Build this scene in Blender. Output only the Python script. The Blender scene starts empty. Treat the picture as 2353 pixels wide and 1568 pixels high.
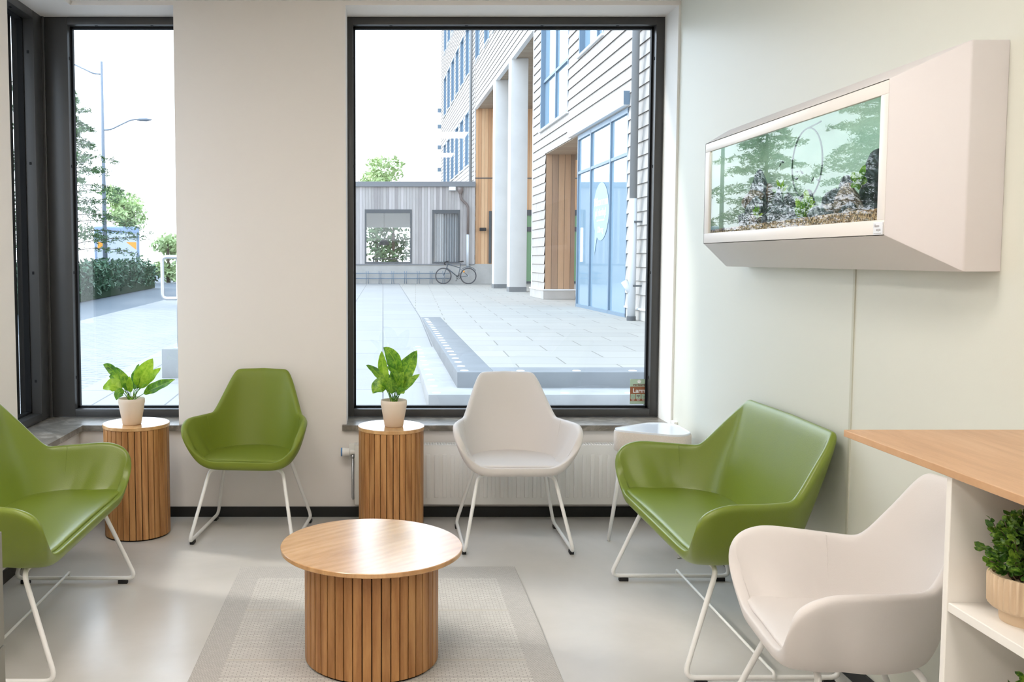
import bpy, bmesh, math, random
from mathutils import Vector, Matrix
PI = math.pi
sc = bpy.context.scene
C = sc.collection
R = math.radians

# ------------------------------------------------------------------ camera
cam_d = bpy.data.cameras.new('camera')
cam_d.sensor_fit = 'HORIZONTAL'
cam_d.sensor_width = 36.0
cam_d.lens = 2150.0 / 2353.0 * 36.0
cam_d.shift_x = (1176.5 - 880.0) / 2353.0
cam_d.shift_y = -(784.0 - 735.0) / 2353.0
cam_d.clip_start = 0.05
cam_d.clip_end = 400
cam = bpy.data.objects.new('camera', cam_d)
cam.location = (0, 0, 1.4)
cam.rotation_euler = (R(90 - 3.73), 0, 0)
C.objects.link(cam)
sc.camera = cam

# ------------------------------------------------------------------ exposure / sampling
sc.view_settings.view_transform = 'Standard'
sc.view_settings.look = 'None'
sc.view_settings.gamma = 1.0
sc.view_settings.use_curve_mapping = False
sc.view_settings.exposure = 0.86
cy = sc.cycles
cy.max_bounces = 8
cy.diffuse_bounces = 4
cy.glossy_bounces = 4
cy.transmission_bounces = 4
cy.transparent_max_bounces = 12
cy.use_denoising = True
cy.sample_clamp_indirect = 6.0
cy.caustics_reflective = False
cy.caustics_refractive = False

# ------------------------------------------------------------------ sky and sun
w = bpy.data.worlds.new('sky')
sc.world = w
w.use_nodes = True
wn = w.node_tree
wn.nodes.clear()
w_tc = wn.nodes.new('ShaderNodeTexCoord')
w_sep = wn.nodes.new('ShaderNodeSeparateXYZ')
w_rmp = wn.nodes.new('ShaderNodeValToRGB')
w_bg = wn.nodes.new('ShaderNodeBackground')
w_out = wn.nodes.new('ShaderNodeOutputWorld')
w_rmp.color_ramp.elements[0].position = 0.0
w_rmp.color_ramp.elements[0].color = (0.86, 0.93, 1.0, 1)
w_rmp.color_ramp.elements[1].position = 0.7
w_rmp.color_ramp.elements[1].color = (0.62, 0.80, 1.0, 1)
wn.links.new(w_tc.outputs['Generated'], w_sep.inputs[0])
wn.links.new(w_sep.outputs['Z'], w_rmp.inputs[0])
wn.links.new(w_rmp.outputs[0], w_bg.inputs[0])
w_bg.inputs[1].default_value = 2.5
wn.links.new(w_bg.outputs[0], w_out.inputs[0])

sun_d = bpy.data.lights.new('sun', 'SUN')
sun_d.energy = 1.25
sun_d.angle = R(5)
sun_d.color = (1.0, 0.95, 0.87)
sun = bpy.data.objects.new('sun', sun_d)
sdir = Vector((0.80, -0.30, -0.62)).normalized()
sun.rotation_euler = sdir.to_track_quat('-Z', 'Y').to_euler()
sun.location = (-20, 20, 20)
C.objects.link(sun)

PANEL_POWER = 10.5     # emission strength of the ceiling light panels

# ------------------------------------------------------------------ helpers
def lin(c):
    c = c / 255.0
    return c / 12.92 if c <= 0.04045 else ((c + 0.055) / 1.055) ** 2.4

def rgb(r, g, b):
    return (lin(r), lin(g), lin(b), 1.0)

def obj(name, bm, mat=None, parent=None, smooth=None, recalc=True):
    if recalc:
        bmesh.ops.recalc_face_normals(bm, faces=bm.faces)
    me = bpy.data.meshes.new(name)
    bm.to_mesh(me)
    bm.free()
    o = bpy.data.objects.new(name, me)
    C.objects.link(o)
    mats = mat if isinstance(mat, (list, tuple)) else ([mat] if mat else [])
    for m in mats:
        me.materials.append(m)
    if smooth is not None:
        if smooth is True:
            for p in me.polygons:
                p.use_smooth = True
        else:
            for p in me.polygons:
                p.use_smooth = True
            me.set_sharp_from_angle(angle=R(smooth))
    if parent is not None:
        o.parent = parent
    return o

def tag(o, label=None, cat=None, group=None, kind=None):
    if label: o['label'] = label
    if cat: o['category'] = cat
    if group: o['group'] = group
    if kind: o['kind'] = kind
    return o

def thing(name, label, cat, loc=(0, 0, 0), rotz=0.0, group=None, kind=None):
    o = bpy.data.objects.new(name, None)
    o.empty_display_size = 0.1
    o.location = loc
    o.rotation_euler = (0, 0, rotz)
    C.objects.link(o)
    return tag(o, label, cat, group, kind)

def struct(name, bm, mat, parent=None, smooth=None):
    o = obj(name, bm, mat, parent, smooth)
    if parent is None:
        o['kind'] = 'structure'
    return o

def B():
    return bmesh.new()

def box(bm, x0, x1, y0, y1, z0, z1, mi=0, bevel=0.0, seg=2):
    vs = [bm.verts.new(p) for p in ((x0, y0, z0), (x1, y0, z0), (x1, y1, z0), (x0, y1, z0),
                                    (x0, y0, z1), (x1, y0, z1), (x1, y1, z1), (x0, y1, z1))]
    fs = []
    for q in ((0, 3, 2, 1), (4, 5, 6, 7), (0, 1, 5, 4), (1, 2, 6, 5), (2, 3, 7, 6), (3, 0, 4, 7)):
        f = bm.faces.new([vs[i] for i in q])
        f.material_index = mi
        fs.append(f)
    if bevel > 0:
        es = list({e for f in fs for e in f.edges})
        r = bmesh.ops.bevel(bm, geom=es, offset=bevel, segments=seg, profile=0.5, affect='EDGES', clamp_overlap=True)
        for f in r['faces']:
            f.material_index = mi
    return bm

def quad(bm, a, b, c, d, mi=0):
    f = bm.faces.new([bm.verts.new(p) for p in (a, b, c, d)])
    f.material_index = mi
    return f

def lathe(bm, prof, seg=32, cx=0, cy_=0, mi=0):
    rings = []
    for r, z in prof:
        if r < 1e-6:
            rings.append([bm.verts.new((cx, cy_, z))])
        else:
            rings.append([bm.verts.new((cx + r * math.cos(2 * PI * i / seg), cy_ + r * math.sin(2 * PI * i / seg), z)) for i in range(seg)])
    for a, b in zip(rings, rings[1:]):
        for i in range(seg):
            j = (i + 1) % seg
            if len(a) == 1 and len(b) == 1:
                continue
            if len(a) == 1:
                f = bm.faces.new((a[0], b[j], b[i]))
            elif len(b) == 1:
                f = bm.faces.new((a[i], a[j], b[0]))
            else:
                f = bm.faces.new((a[i], a[j], b[j], b[i]))
            f.material_index = mi
    return bm

def fillet(pts, r, n=5):
    pts = [Vector(p) for p in pts]
    out = [pts[0]]
    for i in range(1, len(pts) - 1):
        p, a, b = pts[i], pts[i - 1], pts[i + 1]
        u = (a - p); v = (b - p)
        rr = min(r, u.length * 0.48, v.length * 0.48)
        p0 = p + u.normalized() * rr
        p1 = p + v.normalized() * rr
        for k in range(n + 1):
            t = k / n
            out.append(p0 * (1 - t) ** 2 + p * 2 * t * (1 - t) + p1 * t * t)
    out.append(pts[-1])
    return out

def tube(bm, pts, r, seg=8, cap=True, closed=False, mi=0):
    pts = [Vector(p) for p in pts]
    n = len(pts)
    rs = r if isinstance(r, (list, tuple)) else [r] * n
    rings = []
    nrm = None
    for i, p in enumerate(pts):
        if closed:
            t = (pts[(i + 1) % n] - pts[i - 1])
        else:
            t = pts[min(i + 1, n - 1)] - pts[max(i - 1, 0)]
        if t.length < 1e-9:
            t = Vector((0, 0, 1))
        t.normalize()
        if nrm is None:
            ref = Vector((0, 0, 1)) if abs(t.z) < 0.9 else Vector((1, 0, 0))
            nrm = t.cross(ref).normalized()
        nrm = (nrm - t * nrm.dot(t))
        if nrm.length < 1e-6:
            nrm = t.orthogonal()
        nrm.normalize()
        b = t.cross(nrm)
        rings.append([bm.verts.new(p + (nrm * math.cos(2 * PI * k / seg) + b * math.sin(2 * PI * k / seg)) * rs[i]) for k in range(seg)])
    m = n if closed else n - 1
    for i in range(m):
        a, b = rings[i], rings[(i + 1) % n]
        for k in range(seg):
            j = (k + 1) % seg
            f = bm.faces.new((a[k], a[j], b[j], b[k]))
            f.material_index = mi
    if cap and not closed:
        for ring in (rings[0], rings[-1]):
            f = bm.faces.new(ring)
            f.material_index = mi
    return bm

def prism(bm, outline, z0, z1, mi=0):
    lo = [bm.verts.new((x, y, z0)) for x, y in outline]
    hi = [bm.verts.new((x, y, z1)) for x, y in outline]
    n = len(outline)
    for f in (bm.faces.new(lo), bm.faces.new(hi)):
        f.material_index = mi
    for i in range(n):
        j = (i + 1) % n
        f = bm.faces.new((lo[i], lo[j], hi[j], hi[i]))
        f.material_index = mi
    return bm

def text_bm(body, size, align='CENTER', bold=0.0):
    cu = bpy.data.curves.new('lettering', 'FONT')
    cu.body = body
    cu.size = size
    cu.align_x = align
    cu.align_y = 'CENTER'
    cu.offset = bold
    cu.extrude = 0.0004
    o = bpy.data.objects.new('lettering', cu)
    C.objects.link(o)
    bpy.context.view_layer.update()
    me = bpy.data.meshes.new_from_object(o.evaluated_get(bpy.context.evaluated_depsgraph_get()))
    bm = B()
    bm.from_mesh(me)
    bpy.data.objects.remove(o)
    bpy.data.curves.remove(cu)
    bpy.data.meshes.remove(me)
    return bm

# ------------------------------------------------------------------ materials
class NT:
    def __init__(s, name):
        s.m = bpy.data.materials.new(name)
        s.m.use_nodes = True
        s.t = s.m.node_tree
        s.b = s.t.nodes['Principled BSDF']
        s.out = s.t.nodes['Material Output']
    def n(s, typ, **kw):
        nd = s.t.nodes.new(typ)
        for k, v in kw.items():
            setattr(nd, k, v)
        return nd
    def l(s, a, b):
        s.t.links.new(a, b)
    def coords(s, scale=(1, 1, 1), rot=(0, 0, 0), loc=(0, 0, 0), kind='Object'):
        tc = s.n('ShaderNodeTexCoord')
        mp = s.n('ShaderNodeMapping')
        mp.inputs['Scale'].default_value = scale
        mp.inputs['Rotation'].default_value = rot
        mp.inputs['Location'].default_value = loc
        s.l(tc.outputs[kind], mp.inputs[0])
        return mp.outputs[0]
    def noise(s, vec, scale=5, detail=3, rough=0.5, dist=0.0):
        nd = s.n('ShaderNodeTexNoise')
        nd.inputs['Scale'].default_value = scale
        nd.inputs['Detail'].default_value = detail
        nd.inputs['Roughness'].default_value = rough
        nd.inputs['Distortion'].default_value = dist
        if vec is not None:
            s.l(vec, nd.inputs['Vector'])
        return nd.outputs[0]
    def ramp(s, fac, stops):
        nd = s.n('ShaderNodeValToRGB')
        els = nd.color_ramp.elements
        while len(els) < len(stops):
            els.new(0.5)
        for e, (p, c) in zip(els, stops):
            e.position = p
            e.color = c
        s.l(fac, nd.inputs[0])
        return nd.outputs[0]
    def mix(s, fac, a, b, mode='MIX'):
        nd = s.n('ShaderNodeMix', data_type='RGBA', blend_type=mode)
        for sock, v in ((nd.inputs[0], fac), (nd.inputs[6], a), (nd.inputs[7], b)):
            if hasattr(v, 'links'):
                s.l(v, sock)
            else:
                sock.default_value = v
        return nd.outputs[2]
    def math(s, op, a, b=0.0):
        nd = s.n('ShaderNodeMath', operation=op)
        for sock, v in zip(nd.inputs, (a, b)):
            if hasattr(v, 'links'):
                s.l(v, sock)
            else:
                sock.default_value = v
        return nd.outputs[0]
    def bump(s, h, strength=0.2, dist=0.01):
        nd = s.n('ShaderNodeBump')
        nd.inputs['Strength'].default_value = strength
        nd.inputs['Distance'].default_value = dist
        s.l(h, nd.inputs['Height'])
        s.l(nd.outputs[0], s.b.inputs['Normal'])
    def base(s, v):
        if hasattr(v, 'links'):
            s.l(v, s.b.inputs['Base Color'])
        else:
            s.b.inputs['Base Color'].default_value = v
        return s
    def set(s, **kw):
        for k, v in kw.items():
            s.b.inputs[k.replace('_', ' ')].default_value = v
        return s

def plain(name, col, rough=0.5, spec=0.5, metal=0.0, bump=0.0, bscale=200.0, var=0.0, vscale=3.0):
    t = NT(name)
    t.set(Roughness=rough, Metallic=metal)
    t.b.inputs['Specular IOR Level'].default_value = spec
    if var > 0:
        v = t.coords()
        f = t.noise(v, vscale, 4, 0.55)
        d = tuple(max(0, c * (1 - var)) for c in col[:3]) + (1,)
        u = tuple(min(1, c * (1 + var)) for c in col[:3]) + (1,)
        t.base(t.ramp(f, [(0.3, d), (0.7, u)]))
    else:
        t.base(col)
    if bump > 0:
        t.bump(t.noise(t.coords(), bscale, 2), bump, 0.002)
    return t.m

def wood(name, dark, mid, light, stretch=(1, 1, 1), scale=6.0, rough=0.4, per_slat=False, ringy=0.5, spec=0.5):
    t = NT(name)
    v = t.coords(scale=stretch)
    if per_slat:
        at = t.n('ShaderNodeAttribute', attribute_name='slat')
        va = t.n('ShaderNodeVectorMath', operation='MULTIPLY_ADD')
        t.l(at.outputs['Vector'], va.inputs[0])
        va.inputs[1].default_value = (17.0, 31.0, 9.0)
        t.l(v, va.inputs[2])
        v = va.outputs[0]
    n1 = t.noise(v, scale, 5, 0.6, 0.6)
    wv = t.n('ShaderNodeTexWave', wave_type='RINGS', rings_direction='SPHERICAL')
    wv.inputs['Scale'].default_value = scale * 0.55
    wv.inputs['Distortion'].default_value = 5.0
    wv.inputs['Detail'].default_value = 3.0
    wv.inputs['Detail Scale'].default_value = 1.2
    t.l(v, wv.inputs['Vector'])
    fine = t.noise(v, scale * 9, 4, 0.7)
    f = t.math('ADD', t.math('MULTIPLY', n1, 1.0 - ringy * 0.6), t.math('MULTIPLY', wv.outputs[1], ringy * 0.35))
    f = t.math('ADD', f, t.math('MULTIPLY', t.math('SUBTRACT', fine, 0.5), 0.35))
    col = t.ramp(f, [(0.25, dark), (0.52, mid), (0.8, light)])
    if per_slat:
        hs = t.n('ShaderNodeHueSaturation')
        sp = t.n('ShaderNodeSeparateXYZ')
        t.l(at.outputs['Vector'], sp.inputs[0])
        mr = t.n('ShaderNodeMapRange')
        mr.inputs['To Min'].default_value = 0.90
        mr.inputs['To Max'].default_value = 1.06
        t.l(sp.outputs[0], mr.inputs[0])
        t.l(mr.outputs[0], hs.inputs['Value'])
        t.l(col, hs.inputs['Color'])
        col = hs.outputs[0]
    t.base(col)
    t.set(Roughness=rough)
    t.b.inputs['Specular IOR Level'].default_value = spec
    t.bump(fine, 0.06, 0.002)
    return t.m

def pane_mat(name, tint=(1, 1, 1, 1), r0=0.06):
    # thin pane: clear, with a mirror share that rises towards grazing angles, the same from both sides
    t = NT(name)
    t.t.nodes.remove(t.b)
    tr = t.n('ShaderNodeBsdfTransparent')
    tr.inputs[0].default_value = tint
    gl = t.n('ShaderNodeBsdfGlossy')
    gl.inputs['Roughness'].default_value = 0.0
    lw = t.n('ShaderNodeLayerWeight')
    lw.inputs['Blend'].default_value = 0.5
    f5 = t.math('POWER', lw.outputs['Facing'], 5.0)
    k = t.math('ADD', t.math('MULTIPLY', f5, 1.0 - r0), r0)
    mx = t.n('ShaderNodeMixShader')
    t.l(k, mx.inputs[0])
    t.l(tr.outputs[0], mx.inputs[1])
    t.l(gl.outputs[0], mx.inputs[2])
    t.l(mx.outputs[0], t.out.inputs[0])
    return t.m

def emit(name, col, strength):
    t = NT(name)
    t.base((0.8, 0.8, 0.8, 1))
    t.b.inputs['Emission Color'].default_value = col
    t.b.inputs['Emission Strength'].default_value = strength
    return t.m

M = {}
M['wall'] = plain('warm_white_paint', rgb(234, 228, 223), 0.75, 0.3, bump=0.08, bscale=260)
M['wall_green'] = plain('pale_green_paint', rgb(217, 218, 207), 0.42, 0.45, bump=0.06, bscale=220)
M['ceiling'] = plain('white_ceiling_paint', rgb(232, 231, 228), 0.85, 0.2)
M['reveal'] = plain('white_reveal_paint', rgb(235, 234, 230), 0.6, 0.3)
M['skirting'] = plain('black_skirting_vinyl', rgb(24, 24, 24), 0.45, 0.4)
M['frame'] = plain('dark_grey_frame_metal', rgb(62, 61, 60), 0.36, 0.5, var=0.06)
M['gasket'] = plain('black_rubber', rgb(18, 20, 23), 0.6, 0.3)
M['glass'] = pane_mat('window_glass', (0.985, 0.995, 1.0, 1))
M['panel_light'] = emit('warm_led_panel', (1.0, 0.945, 0.885, 1), PANEL_POWER)
M['white_metal'] = plain('white_powder_coat', rgb(236, 235, 232), 0.35, 0.5)
M['white_plastic'] = plain('white_plastic', rgb(235, 233, 228), 0.4, 0.5)
M['black_plastic'] = plain('black_plastic', rgb(22, 22, 24), 0.5, 0.4)
M['radiator'] = plain('white_enamel', rgb(232, 230, 226), 0.3, 0.5)
M['valve_blue'] = plain('blue_plastic', rgb(70, 125, 180), 0.4)
M['steel'] = plain('brushed_steel', rgb(190, 192, 196), 0.3, 0.5, metal=0.9)
M['dark_core'] = plain('black_mdf', rgb(28, 22, 17), 0.8, 0.2)

# floor
t = NT('polished_grey_floor')
v = t.coords()
f1 = t.noise(v, 1.1, 6, 0.6, 0.4)
f2 = t.noise(v, 7.0, 4, 0.6)
f3 = t.noise(v, 160.0, 2, 0.5)
c = t.ramp(f1, [(0.3, rgb(190, 186, 180)), (0.55, rgb(202, 198, 193)), (0.75, rgb(210, 207, 203))])
c = t.mix(t.math('MULTIPLY', f2, 0.25), c, rgb(196, 188, 177))
t.base(c)
rr = t.n('ShaderNodeMapRange')
rr.inputs['To Min'].default_value = 0.17
rr.inputs['To Max'].default_value = 0.31
t.l(f2, rr.inputs[0])
t.l(rr.outputs[0], t.b.inputs['Roughness'])
t.bump(f3, 0.03, 0.001)
M['floor'] = t.m

# stone sill
t = NT('grey_limestone')
v = t.coords()
a = t.noise(v, 9, 8, 0.7, 1.5)
c = t.ramp(a, [(0.3, rgb(86, 80, 72)), (0.5, rgb(120, 113, 103)), (0.62, rgb(150, 143, 133)), (0.75, rgb(104, 98, 89))])
t.base(c)
t.set(Roughness=0.28)
M['stone'] = t.m

def upholstery(name, c0, c1, rough, spec, bscale, bstr, sheen=0.0):
    t = NT(name)
    v = t.coords()
    n = t.noise(v, 2.2, 2, 0.5)
    t.base(t.ramp(n, [(0.3, c0), (0.7, c1)]))
    t.set(Roughness=rough)
    t.b.inputs['Specular IOR Level'].default_value = spec
    t.b.inputs['Sheen Weight'].default_value = sheen
    vo = t.n('ShaderNodeTexVoronoi')
    vo.inputs['Scale'].default_value = bscale
    t.l(v, vo.inputs['Vector'])
    t.bump(vo.outputs['Distance'], bstr, 0.0015)
    return t.m

M['green_fabric'] = upholstery('green_upholstery', rgb(114, 127, 36), rgb(120, 134, 40), 0.5, 0.4, 420, 0.10)
M['green_leather'] = upholstery('green_artificial_leather', rgb(112, 128, 40), rgb(118, 135, 44), 0.34, 0.55, 330, 0.10)
M['white_fabric'] = upholstery('off_white_upholstery', rgb(216, 210, 206), rgb(220, 214, 210), 0.6, 0.3, 420, 0.08)

M['oak_slat'] = wood('oak_slats', rgb(154, 104, 58), rgb(184, 134, 82), rgb(206, 160, 106), (5.0, 5.0, 0.55), 4.0, 0.42, True, 0.6)
M['oak_top'] = wood('oak_tabletop', rgb(176, 128, 78), rgb(204, 158, 106), rgb(222, 182, 132), (1.2, 7.0, 1.0), 2.6, 0.27, False, 0.35)
M['oak_top_b'] = wood('oak_stool_top', rgb(186, 140, 90), rgb(208, 164, 112), rgb(222, 184, 136), (6.0, 1.2, 1.0), 4.0, 0.25, False, 0.5)
M['oak_counter'] = wood('oak_worktop', rgb(178, 138, 102), rgb(196, 156, 118), rgb(208, 172, 136), (6.0, 0.7, 1.0), 3.2, 0.4, False, 0.15)

for k_ in ('oak_top', 'oak_top_b', 'table_white'):
    if k_ in M:
        b_ = M[k_].node_tree.nodes['Principled BSDF']
        b_.inputs['Coat Weight'].default_value = 0.6
        b_.inputs['Coat Roughness'].default_value = 0.20
        b_.inputs['Coat IOR'].default_value = 1.75
M['pot'] = plain('matte_cream_ceramic', rgb(226, 210, 192), 0.6, 0.4)
M['pot_rib'] = plain('beige_stoneware', rgb(214, 190, 160), 0.6, 0.35, var=0.06, vscale=9)
M['soil'] = plain('dark_soil', rgb(44, 34, 26), 0.95, 0.1, bump=0.6, bscale=120)
M['shelf_white'] = plain('white_laminate', rgb(234, 231, 225), 0.4, 0.45)
M['grey_panel'] = plain('grey_laminate', rgb(128, 126, 118), 0.5)
M['tank_white'] = plain('satin_white_lacquer', rgb(224, 220, 221), 0.45, 0.45)
M['tank_frame'] = plain('satin_white_front', rgb(236, 231, 226), 0.35, 0.5)
M['fabric_band'] = plain('woven_cream_band', rgb(222, 212, 202), 0.85, 0.2, bump=0.5, bscale=420, var=0.05, vscale=160)
M['table_white'] = plain('white_gloss_top', rgb(232, 236, 242), 0.14, 0.6)

def leaf_mat(name, c_dark, c_mid, c_light, rough=0.35, mott=9.0, transl=0.25):
    t = NT(name)
    uvn = t.n('ShaderNodeUVMap')
    sp = t.n('ShaderNodeSeparateXYZ')
    t.l(uvn.outputs[0], sp.inputs[0])
    v = t.coords(kind='Object')
    n = t.noise(v, mott * 6, 4, 0.65, 0.3)
    n2 = t.noise(v, mott, 2, 0.5)
    f = t.math('ADD', t.math('MULTIPLY', n, 0.55), t.math('MULTIPLY', n2, 0.45))
    c = t.ramp(f, [(0.34, c_dark), (0.48, c_mid), (0.62, c_light)])
    d = t.math('ABSOLUTE', t.math('SUBTRACT', sp.outputs[1], 0.5))
    rib = t.math('LESS_THAN', d, 0.028)
    c = t.mix(t.math('MULTIPLY', rib, 0.6), c, c_light)
    t.base(c)
    t.set(Roughness=rough)
    # thin leaf: some light passes through
    tl = t.n('ShaderNodeBsdfTranslucent')
    t.l(c, tl.inputs[0])
    mx = t.n('ShaderNodeMixShader')
    mx.inputs[0].default_value = transl
    t.l(t.b.outputs[0], mx.inputs[1])
    t.l(tl.outputs[0], mx.inputs[2])
    t.l(mx.outputs[0], t.out.inputs[0])
    return t.m

M['leaf'] = leaf_mat('mottled_green_leaf', rgb(48, 92, 24), rgb(92, 148, 40), rgb(160, 200, 62))
M['leaf_bright'] = leaf_mat('bright_green_leaf', rgb(110, 160, 36), rgb(150, 196, 48), rgb(186, 220, 70), transl=0.4)
M['leaf_box'] = leaf_mat('box_leaf', rgb(28, 58, 20), rgb(62, 104, 36), rgb(140, 176, 64), mott=24)
M['needles'] = plain('conifer_needles', rgb(86, 112, 74), 0.7, 0.2, var=0.35, vscale=1.2)
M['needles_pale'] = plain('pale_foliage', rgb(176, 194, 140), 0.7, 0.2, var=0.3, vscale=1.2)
M['hedge'] = plain('hedge_leaves', rgb(70, 98, 74), 0.55, 0.3, var=0.45, vscale=3.0)
M['bark'] = plain('brown_bark', rgb(96, 84, 74), 0.9, 0.1, var=0.3, vscale=6)

# ------------------------------------------------------------------ room shell
D = 5.013            # inner face of the window wall
XL, XR = -1.643, 1.566
ZC = 2.752
ZS = 0.505           # sill top
ZH = 2.730           # window head
T = 0.36             # wall thickness
YB = -3.2            # wall behind the camera
GY = D + 0.28        # glass plane of the window wall
GX = XL - 0.28       # glass plane of the side window

bm = B(); box(bm, XL - 0.45, XR + 0.3, YB, D + 0.4, -0.12, 0.0)
struct('floor', bm, M['floor'])
bm = B(); box(bm, XL - 0.45, XR + 0.3, YB, D + 0.4, ZC, ZC + 0.15)
struct('ceiling', bm, M['ceiling'])

PX0, PX1 = -1.103, -0.197        # wall pier between the two windows
bm = B()
box(bm, PX0, PX1, D, D + T, 0, ZC)                               # pier
box(bm, XL - T, PX0, D, D + T, 0, ZS - 0.03)                      # below corner window
box(bm, PX1, XR, D, D + T, 0, ZS - 0.03)                          # below large window
box(bm, XL - T, PX0, D, D + T, ZH, ZC)
box(bm, PX1, XR, D, D + T, ZH, ZC)
struct('wall_back', bm, M['wall'])
bm = B()
box(bm, XL - T, XL, YB, 4.17, 0, ZC)
box(bm, XL - T, XL, 4.17, D, 0, ZS - 0.03)
box(bm, XL - T, XL, 4.17, D, ZH, ZC)
struct('wall_left', bm, M['wall'])
bm = B()
box(bm, XR, XR + 0.2, YB, 3.112, 0, ZC)
box(bm, XR, XR + 0.2, 3.118, D + T, 0, ZC)
box(bm, XR + 0.006, XR + 0.2, 3.112, 3.118, 0, 1.40)
box(bm, XR, XR + 0.2, 3.112, 3.118, 1.40, ZC)
struct('wall_right', bm, M['wall_green'])
bm = B(); box(bm, XL - 0.45, XR + 0.3, YB - 0.15, YB, -0.12, ZC)
struct('wall_rear', bm, M['wall'])
# light reveal strip at the right edge of the large window
bm = B(); box(bm, XR - 0.012, XR, D - 0.002, D + T, ZS, ZH)
struct('trim_reveal', bm, M['reveal'])
# vertical joint cover on the green wall
bm = B(); box(bm, XR - 0.004, XR + 0.004, 3.098, 3.112, 0.055, 1.40, bevel=0.001)
struct('trim_joint', bm, plain('joint_strip', rgb(196, 196, 180), 0.4))
# skirting
bm = B()
box(bm, XL, XR, D - 0.012, D, 0, 0.055, bevel=0.002)
struct('baseboard_back', bm, M['skirting'])
bm = B(); box(bm, XL, XL + 0.012, YB, D - 0.012, 0, 0.055, bevel=0.002)
struct('baseboard_left', bm, M['skirting'])
bm = B(); box(bm, XR - 0.012, XR, YB, D - 0.012, 0, 0.055, bevel=0.002)
struct('baseboard_right', bm, M['skirting'])

# window sills (stone)
bm = B()
ol = [(XL - 0.26, 3.9 + 0.27), (XL + 0.028, 4.17), (XL + 0.028, D - 0.028), (PX0 + 0.018, D - 0.028), (PX0 + 0.018, D), (PX0, D), (PX0, D + 0.26), (XL - 0.26, D + 0.26)]
prism(bm, ol, ZS - 0.03, ZS)
o = obj('window_sill', bm, M['stone'])
tag(o, 'L-shaped grey stone sill of the corner window', 'window sill', kind='structure')
bm = B()
ol = [(PX1 - 0.022, D - 0.028), (XR, D - 0.028), (XR, D + 0.26), (PX1, D + 0.26), (PX1, D), (PX1 - 0.022, D)]
prism(bm, ol, ZS - 0.03, ZS)
o = obj('window_sill', bm, M['stone'])
tag(o, 'straight grey stone sill under the large window', 'window sill', kind='structure')

# ---- windows (frame, gasket, pane, bolts)
FR = 0.042   # frame face width
def win_frame(name, horizontal, a0, a1, z0, z1, p, inward, wl=FR, wr=FR):
    """horizontal: runs along x (p = y of the room face of the frame), else along y (p = x of the room face).
       inward: sign of the direction from outside to the room on the other axis"""
    root = thing(name, None, None, kind='structure')
    dep = 0.10
    def bx(bm, u0, u1, q0, q1, zz0, zz1, bev=0.002):
        if horizontal:
            box(bm, u0, u1, min(q0, q1), max(q0, q1), zz0, zz1, bevel=bev)
        else:
            box(bm, min(q0, q1), max(q0, q1), u0, u1, zz0, zz1, bevel=bev)
    back = p - inward * dep
    bm = B()
    bx(bm, a0, a0 + wl, p, back, z0, z1)
    bx(bm, a1 - wr, a1, p, back, z0, z1)
    bx(bm, a0 + wl, a1 - wr, p, back, z0, z0 + FR)
    bx(bm, a0 + wl, a1 - wr, p, back, z1 - FR, z1)
    obj('window_frame', bm, M['frame'], root, 30)
    g0, g1 = p - inward * 0.055, p - inward * 0.085
    bm = B()
    gs = 0.011
    bx(bm, a0 + wl, a0 + wl + gs, g0, g1, z0 + FR, z1 - FR, 0)
    bx(bm, a1 - wr - gs, a1 - wr, g0, g1, z0 + FR, z1 - FR, 0)
    bx(bm, a0 + wl, a1 - wr, g0, g1, z0 + FR, z0 + FR + gs, 0)
    bx(bm, a0 + wl, a1 - wr, g0, g1, z1 - FR - gs, z1 - FR, 0)
    obj('gasket', bm, M['gasket'], root)
    gp = p - inward * 0.07
    bm = B()
    if horizontal:
        quad(bm, (a0 + wl, gp, z0 + FR), (a1 - wr, gp, z0 + FR), (a1 - wr, gp, z1 - FR), (a0 + wl, gp, z1 - FR))
    else:
        quad(bm, (gp, a0 + wl, z0 + FR), (gp, a1 - wr, z0 + FR), (gp, a1 - wr, z1 - FR), (gp, a0 + wl, z1 - FR))
    obj('pane', bm, M['glass'], root)
    # bolts on the inner faces of the frame
    bm = B()
    m = p - inward * 0.03
    for k in range(4):
        z = z0 + 0.22 + k * (z1 - z0 - 0.44) / 3
        for (u, s) in ((a0 + wl, 1), (a1 - wr, -1)):
            bx(bm, min(u, u + s * 0.003), max(u, u + s * 0.003), m - 0.006, m + 0.006, z - 0.008, z + 0.008, 0.001)
    nb = max(2, int((a1 - a0) / 0.42))
    for k in range(nb):
        u = a0 + wl + (k + 0.5) * (a1 - a0 - wl - wr) / nb
        bx(bm, u - 0.008, u + 0.008, m - 0.006, m + 0.006, z1 - FR - 0.003, z1 - FR, 0.001)
    obj('bolt_heads', bm, M['gasket'], root)
    return root

FY = D + 0.235       # room face of the window frames in the back wall
FX = XL - 0.235
win_frame('window_1', True, PX1 - 0.007, XR - 0.010, ZS + 0.003, ZH, FY, -1, 0.039, 0.048)
win_frame('window_2', True, XL - 0.222, PX0 + 0.02, ZS + 0.003, ZH, FY, -1, 0.124, FR)
win_frame('window_3', False, 4.165, D + 0.222, ZS + 0.003, ZH, FX, 1, FR, 0.124)
# corner post
bm = B(); box(bm, FX - 0.10, XL - 0.222, D + 0.222, FY + 0.10, ZS - 0.03, ZH, bevel=0.003)
struct('trim_corner_post', bm, M['frame'])

# dark posts added outside the side window, standing in for the dark view
bm = B(); box(bm, -2.10, -2.016, 4.90, 5.16, 0.0, 2.95, bevel=0.004)
struct('trim_added_post', bm, M['frame'])
bm = B(); box(bm, -2.026, -1.984, 5.185, 5.30, 0.0, 2.95, bevel=0.004)
struct('trim_added_rail', bm, M['frame'])

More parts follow.
